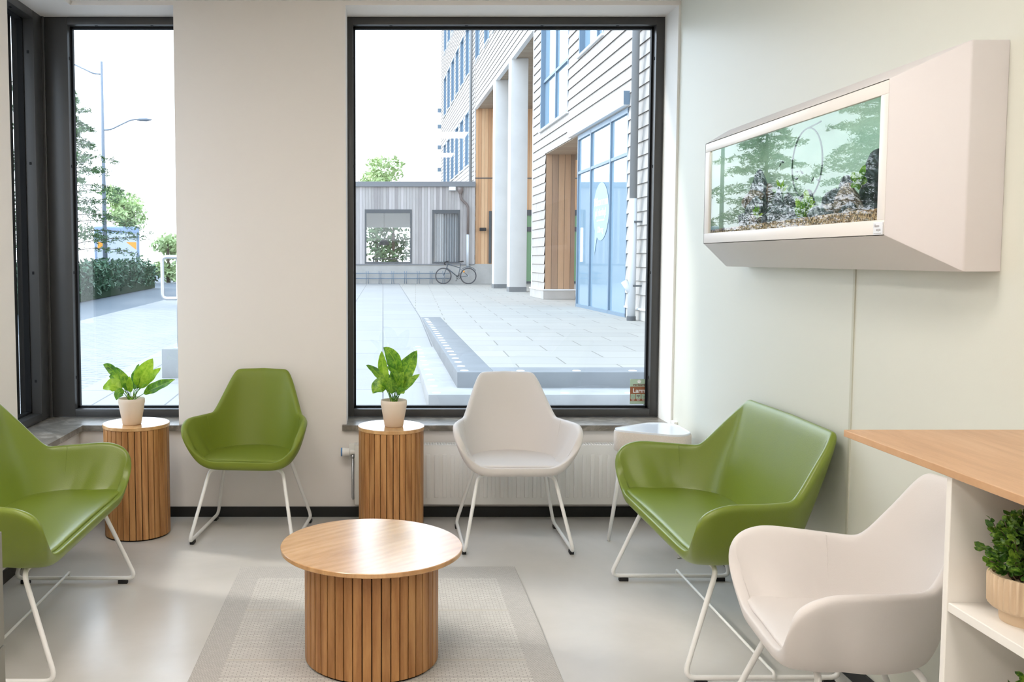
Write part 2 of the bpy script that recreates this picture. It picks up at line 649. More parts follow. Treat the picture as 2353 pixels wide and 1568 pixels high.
# ceiling light panels (a lamp each)
for i, (x, y) in enumerate(((0.62, 0.36), (-0.95, 0.36), (0.10, 2.45), (-0.95, 2.45), (0.62, -1.6), (-0.95, -1.6))):
    p = thing('ceiling_light', ['square warm light panel in the ceiling over the right of the camera', 'square warm light panel in the ceiling over the left of the camera',
                                'square warm light panel in the ceiling above the green bench on the right', 'square warm light panel in the ceiling above the green bench on the left',
                                'square warm light panel in the ceiling at the right rear of the room', 'square warm light panel in the ceiling at the left rear of the room'][i], 'ceiling light', (x, y, ZC), 0, 'ceiling light panels')
    bm = B()
    for a in ((-.32, .32, -.32, -.29), (-.32, .32, .29, .32), (-.32, -.29, -.29, .29), (.29, .32, -.29, .29)):
        box(bm, a[0], a[1], a[2], a[3], -0.014, 0.0, bevel=0.002)
    obj('frame', bm, M['white_metal'], p)
    bm = B(); box(bm, -.29, .29, -.29, .29, -0.010, -0.001)
    obj('diffuser', bm, M['panel_light'], p)

# ------------------------------------------------------------------ chairs
RIM = [(0, .000, .420), (.10, .000, .420), (.172, .004, .424), (.212, .000, .448), (.258, -.008, .492), (.294, -.004, .538),
       (.311, .025, .577), (.314, .075, .600), (.304, .145, .607), (.284, .228, .605), (.259, .308, .603), (.243, .343, .603), (.235, .361, .617),
       (.219, .391, .654), (.191, .436, .723), (.165, .472, .781), (.151, .487, .804), (.134, .500, .8150), (0, .535, .8155)]
BAS = [(0, .022, .372), (.10, .022, .372), (.145, .026, .373), (.165, .036, .374), (.178, .055, .375), (.186, .085, .376),
       (.191, .115, .376), (.195, .15, .377), (.197, .195, .377), (.195, .245, .378), (.190, .292, .378), (.187, .308, .378), (.183, .325, .379),
       (.174, .350, .380), (.156, .380, .381), (.132, .402, .382), (.112, .412, .383), (.086, .419, .384), (0, .426, .385)]

def chair_loops(add):
    def fix(p):
        x, y, z = p
        return Vector((x + (add if x > 1e-6 else 0.0), y, z))
    rim = [fix(p) for p in RIM]
    if add > 0:      # the straight back of the two-seater turns later at its corners
        rim[15].z -= .004; rim[16].z -= .005; rim[16].x -= .006
        for i, d in ((13, .004), (14, .014), (15, .026), (16, .030), (17, .030), (18, .008)):
            rim[i].y += d
    bas = [fix(p) for p in BAS]
    ctl = []
    for i, (r, b) in enumerate(zip(rim, bas)):
        k = min(1.0, max(0.0, (i - 1) / 4.0))
        wgt = 0.40 * k
        out = -0.010 * (1 - k)
        q = r.lerp(b, wgt)
        ctl.append(Vector((q.x, q.y + out, b.z + (r.z - b.z) * (0.13 + 0.1 * (1 - k)))))
    # long straight runs get extra points so that the curve stays straight there
    ang = [None] * 7 + [-18, -5.6, 8.4, 22, 29, 34, 43, 53, 62, 66, 71, 90]
    for i, t_ in enumerate(ang):
        if t_ is None: continue
        c_, s_ = math.cos(R(t_)), math.sin(R(t_))
        ex = add if i < len(ang) - 1 else 0.0
        bas[i] = Vector((0.197 * c_ + ex if i < 18 else 0.0, 0.215 + 0.210 * s_, bas[i].z))
        ctl[i] = Vector((0.260 * c_ + ex if i < 18 else 0.0, 0.205 + 0.255 * s_, ctl[i].z))
    k = 0
    while k < len(rim) - 1:
        L = (rim[k + 1] - rim[k]).length
        if L > 0.075:
            m = int(L / 0.045)
            for a in (rim, bas, ctl):
                p, q = a[k], a[k + 1]
                a[k + 1:k + 1] = [p.lerp(q, (j + 1) / (m + 1)) for j in range(m)]
            k += m
        k += 1
    def close(a):
        return a + [Vector((-p.x, p.y, p.z)) for p in reversed(a[1:-1])]
    rim, bas, ctl = close(rim), close(bas), close(ctl)
    n = len(rim)
    tp = [0.0]
    for i in range(n):
        tp.append(tp[-1] + max(1e-3, (rim[(i + 1) % n] - rim[i]).length))
    def tang(a, i):
        i0, i1, i2 = (i - 1) % n, i % n, (i + 1) % n
        d0 = max(1e-3, (rim[i1] - rim[i0]).length)
        d1 = max(1e-3, (rim[i2] - rim[i1]).length)
        v0 = (a[i1] - a[i0]) / d0
        v1 = (a[i2] - a[i1]) / d1
        return (v0 * d1 + v1 * d0) / (d0 + d1)
    out = []
    for i in range(n):
        j = (i + 1) % n
        L = max(1e-3, (rim[j] - rim[i]).length)
        m = max(1, int(round(L / 0.028)))
        for k in range(m):
            s = k / m
            h00 = 2 * s ** 3 - 3 * s * s + 1; h10 = s ** 3 - 2 * s * s + s
            h01 = -2 * s ** 3 + 3 * s * s; h11 = s ** 3 - s * s
            row = []
            for a in (rim, ctl, bas):
                row.append(a[i] * h00 + tang(a, i) * L * h10 + a[j] * h01 + tang(a, j) * L * h11)
            out.append(row)
    return out

def make_chair(name, label, cat, loc, rotz, mat, add=0.0, group=None):
    root = thing(name, label, cat, loc, rotz, group)
    OY = -0.25
    TH = 0.033
    loops = chair_loops(add)
    n = len(loops)
    def bez(row, t):
        a, c, b = row
        return a * (1 - t) ** 2 + c * 2 * t * (1 - t) + b * t * t
    bm = B()
    rows = []
    ts = [0, 0.10, 0.22, 0.36, 0.5, 0.64, 0.78, 0.90, 1.0]
    for ri, t_ in enumerate(ts):
        pos = [bez(r, t_) for r in loops]
        for _ in range((0, 1, 4, 10, 16, 18, 16, 12, 8)[ri]):
            new = list(pos)
            for i in range(n):
                k_ = min(1.0, max(0.0, (pos[i].y - 0.27) / 0.08))
                if k_ > 0:
                    new[i] = pos[i].lerp((pos[i - 1] + pos[(i + 1) % n]) * 0.5, 0.5 * k_)
            pos = new
        rows.append([bm.verts.new(p + Vector((0, OY, 0))) for p in pos])
    cxy = Vector((0, 0.205 + OY, 0))
    for s in (0.8, 0.5, 0.2):
        ring = []
        for r in loops:
            p = r[2] + Vector((0, OY, 0))
            q = Vector((p.x * s, cxy.y + (p.y - cxy.y) * s, p.z - 0.010 * (1 - s)))
            ring.append(bm.verts.new(q))
        rows.append(ring)
    for a, b in zip(rows, rows[1:]):
        for i in range(n):
            j = (i + 1) % n
            bm.faces.new((a[i], a[j], b[j], b[i]))
    bm.faces.new(rows[-1])
    bmesh.ops.recalc_face_normals(bm, faces=bm.faces)
    # normals must point outwards (down at the bottom)
    bm.faces.ensure_lookup_table()
    if bm.faces[-1].normal.z > 0:
        bmesh.ops.reverse_faces(bm, faces=bm.faces)
    sh = obj('shell', bm, mat, root, True, recalc=False)
    so = sh.modifiers.new('thickness', 'SOLIDIFY')
    so.thickness = TH
    so.offset = -1.0
    so.use_even_offset = False
    sb = sh.modifiers.new('round', 'SUBSURF')
    sb.levels = 1
    sb.render_levels = 2
    # seat pad
    out = []
    for r in loops:
        zt = 0.421
        if r[0].z <= zt + 0.002:
            p = r[0].copy()
        else:
            lo, hi = 0.0, 1.0
            for _ in range(24):
                m = (lo + hi) / 2
                if bez(r, m).z > zt: lo = m
                else: hi = m
            p = bez(r, (lo + hi) / 2)
        out.append(Vector((p.x, p.y + OY, 0)))
    cen = Vector((0, 0.20 + OY, 0))
    mx_ = max(p.x for p in out)
    def inset(d):
        res = []
        for p in out:
            c2 = Vector((p.x * (add + 0.05) / mx_, cen.y, 0))
            v_ = c2 - p
            res.append(p + v_.normalized() * d * 1.2)
        return res
    bm = B()
    spec = [(0.055, 0.394), (0.028, 0.405), (0.017, 0.4165), (0.022, 0.4225), (0.032, 0.4250), (0.050, 0.4262), (0.080, 0.4265)]
    rings = []
    for d, z in spec:
        rings.append([bm.verts.new((p.x, p.y, z)) for p in inset(d)])
    for a, b in zip(rings, rings[1:]):
        for i in range(n):
            j = (i + 1) % n
            bm.faces.new((a[i], a[j], b[j], b[i]))
    bm.faces.new(rings[-1])
    bm.faces.new(list(reversed(rings[0])))
    obj('seat', bm, mat, root, True)
    # stitched seams: one at each arm-to-back junction
    for sgn in (1, -1):
        best = min(range(n), key=lambda i: (loops[i][0] - Vector((sgn * (0.273 + add), 0.262, 0.604))).length)
        r = loops[best]
        nb = loops[(best + 1) % n]
        pts = []
        for k in range(13):
            t_ = 0.02 + 0.70 * k / 12
            p = bez(r, t_)
            du = bez(nb, t_) - p
            dv = bez(r, t_ + 0.02) - p
            nr = du.cross(dv).normalized()
            if nr.x * sgn > 0: nr = -nr
            pts.append(p + nr * (TH + 0.0002) + Vector((0, OY, 0)))
        bm = B()
        tube(bm, pts, 0.0013, 5)
        obj('seam', bm, mat, root, True)
    # sled frame
    r = 0.0088
    for sgn in (1, -1):
        f_top = Vector((sgn * (0.182 + add), 0.105 + OY, 0.362))
        f_in = Vector((sgn * (0.10 + add), 0.105 + OY, 0.362))
        f_ft = Vector((sgn * (0.256 + add), -0.022 + OY, 0.0225))
        r_ft = Vector((sgn * (0.254 + add), 0.500 + OY, 0.0225))
        r_top = Vector((sgn * (0.168 + add), 0.345 + OY, 0.376))
        r_in = Vector((sgn * (0.10 + add), 0.335 + OY, 0.376))
        bm = B()
        tube(bm, fillet([f_in, f_top, f_ft, r_ft, r_top, r_in], 0.042, 6), r, 10)
        obj('sled_leg', bm, M['white_metal'], root, True)
        for yy in (0.035, 0.455):
            bm = B()
            xx = sgn * (0.2553 + add)
            box(bm, xx - 0.010, xx + 0.010, yy - 0.020 + OY, yy + 0.020 + OY, 0.0, 0.0155, bevel=0.002)
            obj('glide', bm, M['black_plastic'], root)
    bm = B(); tube(bm, [(-0.12 - add, 0.105 + OY, 0.362), (0.12 + add, 0.105 + OY, 0.362)], r, 10)
    obj('front_rail', bm, M['white_metal'], root, True)
    bm = B(); tube(bm, [(-0.12 - add, 0.335 + OY, 0.376), (0.12 + add, 0.335 + OY, 0.376)], r, 10)
    obj('rear_rail', bm, M['white_metal'], root, True)
    if add > 0:
        bm = B()
        X = 0.256 + add
        yb = 0.27 + OY
        tube(bm, fillet([(-X - 0.014, yb, 0.024), (-X - 0.012, yb, 0.046), (-X + 0.03, yb, 0.044), (X - 0.03, yb, 0.044), (X + 0.012, yb, 0.046), (X + 0.014, yb, 0.024)], 0.03, 5), 0.0055, 8)
        obj('tie_rod', bm, M['white_metal'], root, True)
    return root

make_chair('armchair', 'green armchair on white sled legs against the cream wall pier', 'chair', (-0.662, 4.715, 0), R(-5.4), M['green_fabric'], 0.0, 'waiting room armchairs')
make_chair('armchair', 'white armchair facing the room in front of the large window', 'chair', (0.640, 4.585, 0), 0, M['white_fabric'], 0.0, 'waiting room armchairs')
make_chair('armchair', 'white armchair seen from the side at the lower right, beside the counter shelf', 'chair', (1.252, 2.43, 0), R(-96), M['white_fabric'], 0.0, 'waiting room armchairs')
make_chair('two_seat_bench', 'green leather two-seat sofa against the pale green wall below the aquarium', 'sofa', (1.262, 3.495, 0), R(-90), M['green_leather'], 0.242, 'green two-seat sofas')
make_chair('two_seat_bench', 'green two-seat sofa cut off by the left picture edge, next to the left slatted stool', 'sofa', (-1.338, 3.465, 0), R(90), M['green_leather'], 0.240, 'green two-seat sofas')

# ------------------------------------------------------------------ slatted tables
def slat_drum(bm, r, z0, z1, n, gap, th, start=0.0, seed=1):
    rnd = random.Random(seed)
    lay = bm.faces.layers.float_vector.new('slat')
    pitch = 2 * PI / n
    gw = gap / r
    for i in range(n):
        a0 = start + i * pitch + gw / 2
        a1 = start + (i + 1) * pitch - gw / 2
        ca = (0.0012) / r
        prof = [(r - th, a0), (r - 0.0012, a0), (r, a0 + ca), (r, (a0 + a1) / 2), (r, a1 - ca), (r - 0.0012, a1), (r - th, a1)]
        lo = [bm.verts.new((q * math.cos(a), q * math.sin(a), z0)) for q, a in prof]
        hi = [bm.verts.new((q * math.cos(a), q * math.sin(a), z1)) for q, a in prof]
        m = len(prof)
        fs = [bm.faces.new(lo), bm.faces.new(hi)]
        for k in range(m):
            j = (k + 1) % m
            fs.append(bm.faces.new((lo[k], lo[j], hi[j], hi[k])))
        val = Vector((rnd.random(), rnd.random(), rnd.random()))
        for f in fs:
            f[lay] = val

def core_drum(bm, r, z0, z1, n, slits=(), zslit=None):
    for i in range(n):
        a0, a1 = 2 * PI * i / n, 2 * PI * (i + 1) / n
        zs = [z0, z1]
        if i in slits:
            zs = [z0, zslit]
        p = [(r * math.cos(a0), r * math.sin(a0)), (r * math.cos(a1), r * math.sin(a1))]
        quad(bm, (*p[0], zs[0]), (*p[1], zs[0]), (*p[1], zs[1]), (*p[0], zs[1]))

def round_table(name, label, cat, loc, r_top, h, th, r_drum, n, topmat, seed, rotz=0.0, group=None, top_over=True):
    root = thing(name, label, cat, loc, rotz, group)
    bm = B()
    b = 0.002
    lathe(bm, [(0, h - th), (r_top - b, h - th), (r_top, h - th + b), (r_top, h - b), (r_top - b, h), (0, h)], 96)
    obj('tabletop', bm, topmat, root, 40)
    bm = B()
    slat_drum(bm, r_drum, 0.008, h - th - 0.0005, n, 0.0034, 0.012, -PI / 2, seed)
    obj('slat_drum', bm, M['oak_slat'], root)
    bm = B()
    lathe(bm, [(0, 0.0), (r_drum - 0.008, 0.0), (r_drum - 0.008, h - th - 0.001), (0, h - th - 0.001)], 64)
    obj('inner_drum', bm, M['dark_core'], root, 40)
    return root

round_table('coffee_table', 'large low round oak coffee table with slatted drum base on the rug', 'coffee table', (-0.040, 3.205, 0.007), 0.316, 0.401, 0.016, 0.233, 46, M['oak_top'], 3, R(40))
round_table('side_table', 'tall slatted oak drum side table in the left corner behind the green sofa', 'side table', (-1.252, 4.705, 0), 0.166, 0.570, 0.018, 0.162, 32, M['oak_top_b'], 8, 0, 'slatted drum side tables')
round_table('side_table', 'tall slatted oak drum side table between the green armchair and the radiator', 'side table', (0.041, 4.625, 0), 0.166, 0.570, 0.018, 0.162, 32, M['oak_top_b'], 5, R(3), 'slatted drum side tables')

# ------------------------------------------------------------------ rug
t = NT('woven_flat_rug')
v = t.coords()
sep = t.n('ShaderNodeSeparateXYZ')
t.l(v, sep.inputs[0])
X, Y = sep.outputs[0], sep.outputs[1]
bk = t.n('ShaderNodeTexBrick')
bk.offset = 0.5
bk.inputs['Scale'].default_value = 1.0
bk.inputs['Brick Width'].default_value = 0.026
bk.inputs['Row Height'].default_value = 0.0105
bk.inputs['Mortar Size'].default_value = 0.0016
bk.inputs['Mortar Smooth'].default_value = 0.4
bk.inputs['Color1'].default_value = rgb(206, 202, 196)
bk.inputs['Color2'].default_value = rgb(196, 192, 186)
bk.inputs['Mortar'].default_value = rgb(166, 162, 156)
t.l(v, bk.inputs['Vector'])
vd = t.coords(rot=(0, 0, R(38)))
bd = t.n('ShaderNodeTexBrick')
bd.offset = 0.5
bd.inputs['Scale'].default_value = 1.0
bd.inputs['Brick Width'].default_value = 0.016
bd.inputs['Row Height'].default_value = 0.0055
bd.inputs['Mortar Size'].default_value = 0.0009
bd.inputs['Color1'].default_value = rgb(198, 194, 189)
bd.inputs['Color2'].default_value = rgb(188, 184, 179)
bd.inputs['Mortar'].default_value = rgb(158, 154, 148)
t.l(vd, bd.inputs['Vector'])
side = t.math('GREATER_THAN', t.math('ABSOLUTE', X), 0.522)
end = t.math('GREATER_THAN', Y, 0.985)
border = t.math('MAXIMUM', side, end)
# plain ribs crossing the rug
band = t.math('LESS_THAN', t.math('ABSOLUTE', t.math('SUBTRACT', t.math('FRACT', t.math('MULTIPLY', t.math('ADD', Y, 0.08), 2.17)), 0.5)), 0.016)
c = t.mix(border, bk.outputs[0], bd.outputs[0])
c = t.mix(t.math('MULTIPLY', band, t.math('SUBTRACT', 1.0, border)), c, rgb(190, 184, 174))
t.base(c)
t.set(Roughness=0.95)
t.b.inputs['Specular IOR Level'].default_value = 0.1
hgt = t.mix(border, bk.outputs[1], bd.outputs[1])
t.bump(t.math('SUBTRACT', 1.0, hgt), 0.6, 0.003)
M['rug'] = t.m
bm = B(); box(bm, -0.622, 0.622, -1.4, 1.14, 0, 0.007, bevel=0.003)
o = obj('rug', bm, M['rug'])
o.location = (-0.024, 3.02, 0)
tag(o, 'light grey flat woven rug with a diagonal border under the coffee table', 'rug')

# ------------------------------------------------------------------ potted leaf plants
def leaf_bm(bm, base, ctrl, tip, width, face, pet=0.34, fold=0.25, wave=0.0, seed=0, ns=14):
    rnd = random.Random(seed)
    base, ctrl, tip = Vector(base), Vector(ctrl), Vector(tip)
    uv = bm.loops.layers.uv.verify()
    def P(s):
        return base * (1 - s) ** 2 + ctrl * 2 * s * (1 - s) + tip * s * s
    # petiole
    tube(bm, [P(pet * k / 6 * 1.03) for k in range(7)], [0.0026 - 0.001 * k / 6 for k in range(7)], 6)
    rows = []
    ph = rnd.random() * 6
    for k in range(ns + 1):
        s = k / ns
        q = pet + (1 - pet) * s
        p = P(q)
        tg = (P(min(1.0, q + 0.02)) - P(max(0.0, q - 0.02))).normalized()
        f = Vector(face)
        side = tg.cross(f)
        if side.length < 1e-4: side = tg.orthogonal()
        side.normalize()
        up = side.cross(tg).normalized()
        wd = width * (max(0.0, math.sin(PI * s ** 0.82)) ** 0.72) * (1.0 if s < 0.97 else 0.5)
        if k in (0,): wd = 0.002
        if k == ns: wd = 0.0008
        row = []
        for j, u in enumerate((-1, -0.5, 0, 0.5, 1)):
            wob = 0.0
            if abs(u) == 1:
                wob = wave * width * math.sin(s * 17 + ph + (1.3 if u > 0 else 0))
            row.append((p + side * wd * u * 0.5 + up * (fold * abs(u) * wd * 0.5 + wob), (s, 0.5 + u * 0.5)))
        rows.append(row)
    vv = [[bm.verts.new(p) for p, _ in row] for row in rows]
    for i in range(ns):
        for j in range(4):
            f = bm.faces.new((vv[i][j], vv[i][j + 1], vv[i + 1][j + 1], vv[i + 1][j]))
            for lp, (a, b) in zip(f.loops, ((i, j), (i, j + 1), (i + 1, j + 1), (i + 1, j))):
                lp[uv].uv = rows[a][b][1]

def leaf_pot(root, r0, r1, h):
    bm = B()
    lathe(bm, [(0, 0), (r0 - 0.004, 0), (r0, 0.003), (r0 + (r1 - r0) * 0.62, h * 0.55), (r1, h * 0.86), (r1 - 0.0005, h - 0.003), (r1 - 0.003, h), (r1 - 0.006, h - 0.003), (r1 - 0.008, h * 0.86), (0, h * 0.84)], 56)
    obj('pot', bm, M['pot'], root, 50)
    bm = B(); lathe(bm, [(0, h * 0.855), (r1 - 0.0085, h * 0.85), (r1 - 0.0085, h * 0.845)], 40)
    obj('soil', bm, M['soil'], root, True)

def leaf_plant(label, loc, leaves, seed):
    root = thing('potted_plant', label, 'potted plant', loc, 0, 'leafy plants on the side tables')
    leaf_pot(root, 0.046, 0.0655, 0.132)
    rnd = random.Random(seed)
    for k, (tx, ty, tz, cxx, cyy, cz, wd, face, mat) in enumerate(leaves):
        bm = B()
        b = (rnd.uniform(-0.012, 0.012), rnd.uniform(-0.012, 0.012), 0.112)
        leaf_bm(bm, b, (cxx, cyy, cz), (tx, ty, tz), wd, face, pet=0.36, fold=rnd.uniform(0.1, 0.4), wave=0.05, seed=seed * 50 + k)
        obj('leaf', bm, M[mat], root, True)
    return root

F1 = (0, -0.8, 0.6); F2 = (0.35, -0.85, 0.3); F3 = (-0.35, -0.85, 0.35); F4 = (0, -0.3, 0.95)
# tip x,y,z ; control x,y,z ; width ; facing ; material   (metres from the pot base)
leaf_plant('leafy plant in cream pot on the left corner drum table, long leaf reaching right', (-1.262, 4.66, 0.570), [
    (0.105, 0.02, 0.330, 0.030, 0.01, 0.215, 0.085, F2, 'leaf_bright'),
    (0.222, -0.01, 0.226, 0.070, 0.0, 0.170, 0.060, F1, 'leaf'),
    (-0.142, 0.01, 0.300, -0.075, 0.01, 0.290, 0.045, F3, 'leaf'),
    (-0.132, -0.03, 0.180, -0.060, -0.02, 0.240, 0.075, F1, 'leaf_bright'),
    (-0.090, 0.03, 0.285, -0.030, 0.02, 0.205, 0.055, F1, 'leaf'),
    (-0.048, -0.02, 0.275, -0.006, -0.01, 0.190, 0.048, F1, 'leaf'),
    (0.032, 0.03, 0.300, 0.010, 0.02, 0.190, 0.060, F3, 'leaf'),
    (0.140, 0.04, 0.280, 0.050, 0.03, 0.205, 0.052, F1, 'leaf_bright'),
    (-0.060, -0.06, 0.130, -0.040, -0.05, 0.215, 0.055, F1, 'leaf'),
    (0.000, -0.03, 0.245, 0.000, -0.02, 0.185, 0.034, F1, 'leaf_bright'),
    (0.090, -0.04, 0.205, 0.040, -0.03, 0.185, 0.050, F4, 'leaf'),
    (-0.125, 0.05, 0.235, -0.060, 0.04, 0.235, 0.055, F1, 'leaf'),
    (0.050, 0.07, 0.265, 0.020, 0.05, 0.205, 0.050, F2, 'leaf'),
], 11)
leaf_plant('leafy upright plant in cream pot on the drum table by the large window', (0.054, 4.60, 0.570), [
    (-0.052, 0.01, 0.392, 0.050, 0.01, 0.330, 0.075, F3, 'leaf'),
    (0.115, 0.02, 0.375, 0.020, 0.02, 0.240, 0.090, F2, 'leaf'),
    (-0.138, 0.0, 0.305, -0.055, 0.0, 0.270, 0.040, F1, 'leaf'),
    (-0.060, 0.03, 0.372, -0.062, 0.02, 0.240, 0.050, F1, 'leaf_bright'),
    (-0.105, -0.04, 0.170, -0.045, -0.03, 0.260, 0.085, F1, 'leaf'),
    (0.128, -0.01, 0.262, 0.055, 0.0, 0.205, 0.038, F1, 'leaf'),
    (-0.040, -0.03, 0.300, 0.045, -0.03, 0.250, 0.060, F4, 'leaf'),
    (0.050, -0.03, 0.275, 0.000, -0.02, 0.200, 0.062, F1, 'leaf'),
    (0.085, 0.03, 0.262, 0.045, 0.02, 0.215, 0.055, F2, 'leaf'),
    (-0.015, -0.05, 0.255, -0.012, -0.03, 0.190, 0.058, F1, 'leaf'),
    (0.048, -0.06, 0.170, 0.028, -0.04, 0.205, 0.048, F1, 'leaf'),
    (-0.060, 0.06, 0.270, -0.030, 0.04, 0.225, 0.055, F3, 'leaf'),
    (0.020, 0.05, 0.330, 0.005, 0.03, 0.215, 0.062, F1, 'leaf'),
], 23)

# ------------------------------------------------------------------ radiators
def radiator(label, loc, rotz, L, h0, h1, valve=True):
    root = thing('radiator', label, 'radiator', loc, rotz)
    bm = B()
    # local: runs along +x from 0 to L, front face at y = -0.1, wall at y = 0
    box(bm, 0, L, -0.098, -0.088, h0, h1 - 0.004, bevel=0.003)
    box(bm, 0, L, -0.03, -0.022, h0, h1 - 0.004, bevel=0.002)
    n = int((L - 0.05) / 0.0437)
    for i in range(n):
        x = 0.03 + i * 0.0437
        # raised channel between the grooves
        w0 = 0.0105
        box(bm, x, x + 2 * w0, -0.104, -0.097, h0 + 0.038, h1 - 0.052, bevel=0.003)
    obj('panel', bm, M['radiator'], root, 40)
    bm = B()
    ztop = h1
    for y0_, y1_ in ((-0.098, -0.090), (-0.034, -0.026), (-0.064, -0.060)):
        box(bm, 0.0, L, y0_, y1_, ztop - 0.006, ztop)
    m = int(L / 0.0145)
    for i in range(m + 1):
        x = i * L / m
        box(bm, x - 0.0022, x + 0.0022, -0.094, -0.030, ztop - 0.005, ztop - 0.0005)
    obj('top_grille', bm, M['radiator'], root)
    for x in (0.0, L - 0.004):
        bm = B(); box(bm, x, x + 0.004, -0.098, -0.024, h0 + 0.005, ztop, bevel=0.001)
        obj('side_cover', bm, M['radiator'], root)
    for x in (0.12, L - 0.15):
        bm = B(); box(bm, x, x + 0.03, -0.03, -0.0005, h0 + 0.05, h1 - 0.06)
        obj('wall_bracket', bm, M['radiator'], root)
    if valve:
        bm = B()
        z = h1 - 0.045
        def ring(x, r): return [(x, -0.062 + r * math.cos(2 * PI * k / 20), z + r * math.sin(2 * PI * k / 20)) for k in range(20)]
        prof = [(-0.072, 0.0), (-0.072, 0.021), (-0.066, 0.024), (-0.030, 0.021), (-0.026, 0.015), (0.0, 0.013)]
        prev = None
        for x, r in prof:
            if r == 0: continue
            cur = [bm.verts.new(p) for p in ring(x, r)]
            if prev:
                for k in range(20):
                    bm.faces.new((prev[k], prev[(k + 1) % 20], cur[(k + 1) % 20], cur[k]))
            else:
                bm.faces.new(cur)
            prev = cur
        obj('thermostat_knob', bm, M['white_plastic'], root, 40)
        bm = B()
        tube(bm, [(-0.0745, -0.062, z), (-0.066, -0.062, z)], 0.0235, 20)
        obj('thermostat_ring', bm, M['valve_blue'], root, 40)
        bm = B()
        tube(bm, fillet([(-0.012, -0.062, z - 0.01), (-0.012, -0.062, h0 + 0.03), (-0.012, -0.004, h0 + 0.01)], 0.02), 0.007, 8)
        tube(bm, [(-0.012, -0.062, z - 0.03), (-0.012, -0.062, z - 0.015)], 0.011, 10)
        obj('supply_pipe', bm, M['steel'], root, True)
    return root

radiator('long white ribbed panel radiator under the large window', (-0.150, D, 0), 0, 1.66, 0.090, 0.412)
radiator('white radiator in the left corner, mostly hidden by the green sofa', (XL, 4.30, 0), R(90), 0.66, 0.090, 0.412, False)

# small wall boxes
bm = B(); box(bm, -0.048, 0.048, -0.020, 0, -0.045, 0.045, bevel=0.004)
o = obj('wall_socket', bm, M['white_plastic'], None, 40); o.location = (-0.150, D, 0.345)
tag(o, 'square white wall box behind the radiator thermostat', 'wall socket')
o.location = (-0.135, D, 0.360)
bm = B(); box(bm, -0.020, 0, -0.03, 0.03, -0.014, 0.014, bevel=0.004)
o = obj('cable_box', bm, M['white_plastic'], None, 40); o.location = (XR, D - 0.06, 0.52)
tag(o, 'small white box on the green wall at the end of the window sill', 'wall box')

# ------------------------------------------------------------------ white pouf-like side table by the radiator
root = thing('accent_table', 'white rounded-triangle side table with fabric band, right of the white armchair', 'side table', (1.325, 4.60, 0))
def tri_outline(s, n=60):
    cs = [(-0.115, 0.005, 0.060), (0.075, 0.085, 0.105), (0.085, -0.070, 0.095)]
    # support-function hull of three discs: a rounded triangle with its point to the left
    pts = []
    for k in range(n):
        a = 2 * PI * k / n
        d = Vector((math.cos(a), math.sin(a)))
        best = max(cs, key=lambda c_: c_[0] * d.x + c_[1] * d.y + c_[2])
        pts.append(((best[0] + best[2] * d.x) * s, (best[1] + best[2] * d.y) * s))
    return pts
def tri_rings(bm, spec):
    prev = None
    first = None
    for s, z in spec:
        cur = [bm.verts.new((x, y, z)) for x, y in tri_outline(s)]
        if prev:
            for k in range(len(cur)):
                j = (k + 1) % len(cur)
                bm.faces.new((prev[k], prev[j], cur[j], cur[k]))
        else:
            first = cur
        prev = cur
    bm.faces.new(first); bm.faces.new(prev)
bm = B(); tri_rings(bm, [(0.97, 0.448), (1.0, 0.456), (1.0, 0.543), (0.985, 0.548)])
obj('fabric_band', bm, M['fabric_band'], root, 40)
bm = B(); tri_rings(bm, [(0.97, 0.5475), (0.975, 0.554), (0.965, 0.557), (0.94, 0.5575), (0.925, 0.554)])
obj('tabletop', bm, M['table_white'], root, 40)
for (a, b) in (((-0.13, 0.0), (-0.205, -0.030)), ((0.06, -0.11), (0.062, -0.300)), ((0.10, 0.10), (0.14, 0.20))):
    bm = B()
    tube(bm, [(a[0], a[1], 0.450), (b[0], b[1], 0.0)], [0.0125, 0.0085], 12)
    obj('leg', bm, M['white_metal'], root, True)

# ------------------------------------------------------------------ wall aquarium
aq = thing('aquarium_cabinet', 'white faceted wall-hung aquarium cabinet on the pale green wall', 'aquarium', (XR, 3.198, 1.657))
def A(x, y, z):       # world -> local of the cabinet
    return (x - XR, y - 3.198, z - 1.657)
bx0, by0, by1, bz0, bz1 = 1.472, 2.376, 4.022, 1.367, 1.947
fx, fy0, fy1, fz0, fz1 = 1.332, 2.495, 3.902, 1.462, 1.873
oy0, oy1, oz0, oz1 = 2.537, 3.850, 1.504, 1.836
bm = B()
Pb = [A(bx0, by0, bz0), A(bx0, by1, bz0), A(bx0, by1, bz1), A(bx0, by0, bz1)]
Pw = [A(XR - 0.0005, by0, bz0), A(XR - 0.0005, by1, bz0), A(XR - 0.0005, by1, bz1), A(XR - 0.0005, by0, bz1)]
Pf = [A(fx, fy0, fz0), A(fx, fy1, fz0), A(fx, fy1, fz1), A(fx, fy0, fz1)]
vb = [bm.verts.new(p) for p in Pb]; vw = [bm.verts.new(p) for p in Pw]; vf = [bm.verts.new(p) for p in Pf]
for i in range(4):
    j = (i + 1) % 4
    bm.faces.new((vw[i], vw[j], vb[j], vb[i]))
    bm.faces.new((vb[i], vb[j], vf[j], vf[i]))
ed = [e for e in bm.edges if len(e.link_faces) == 2]
bmesh.ops.bevel(bm, geom=ed, offset=0.004, segments=2, profile=0.5, affect='EDGES')
obj('housing', bm, M['tank_white'], aq, 25)
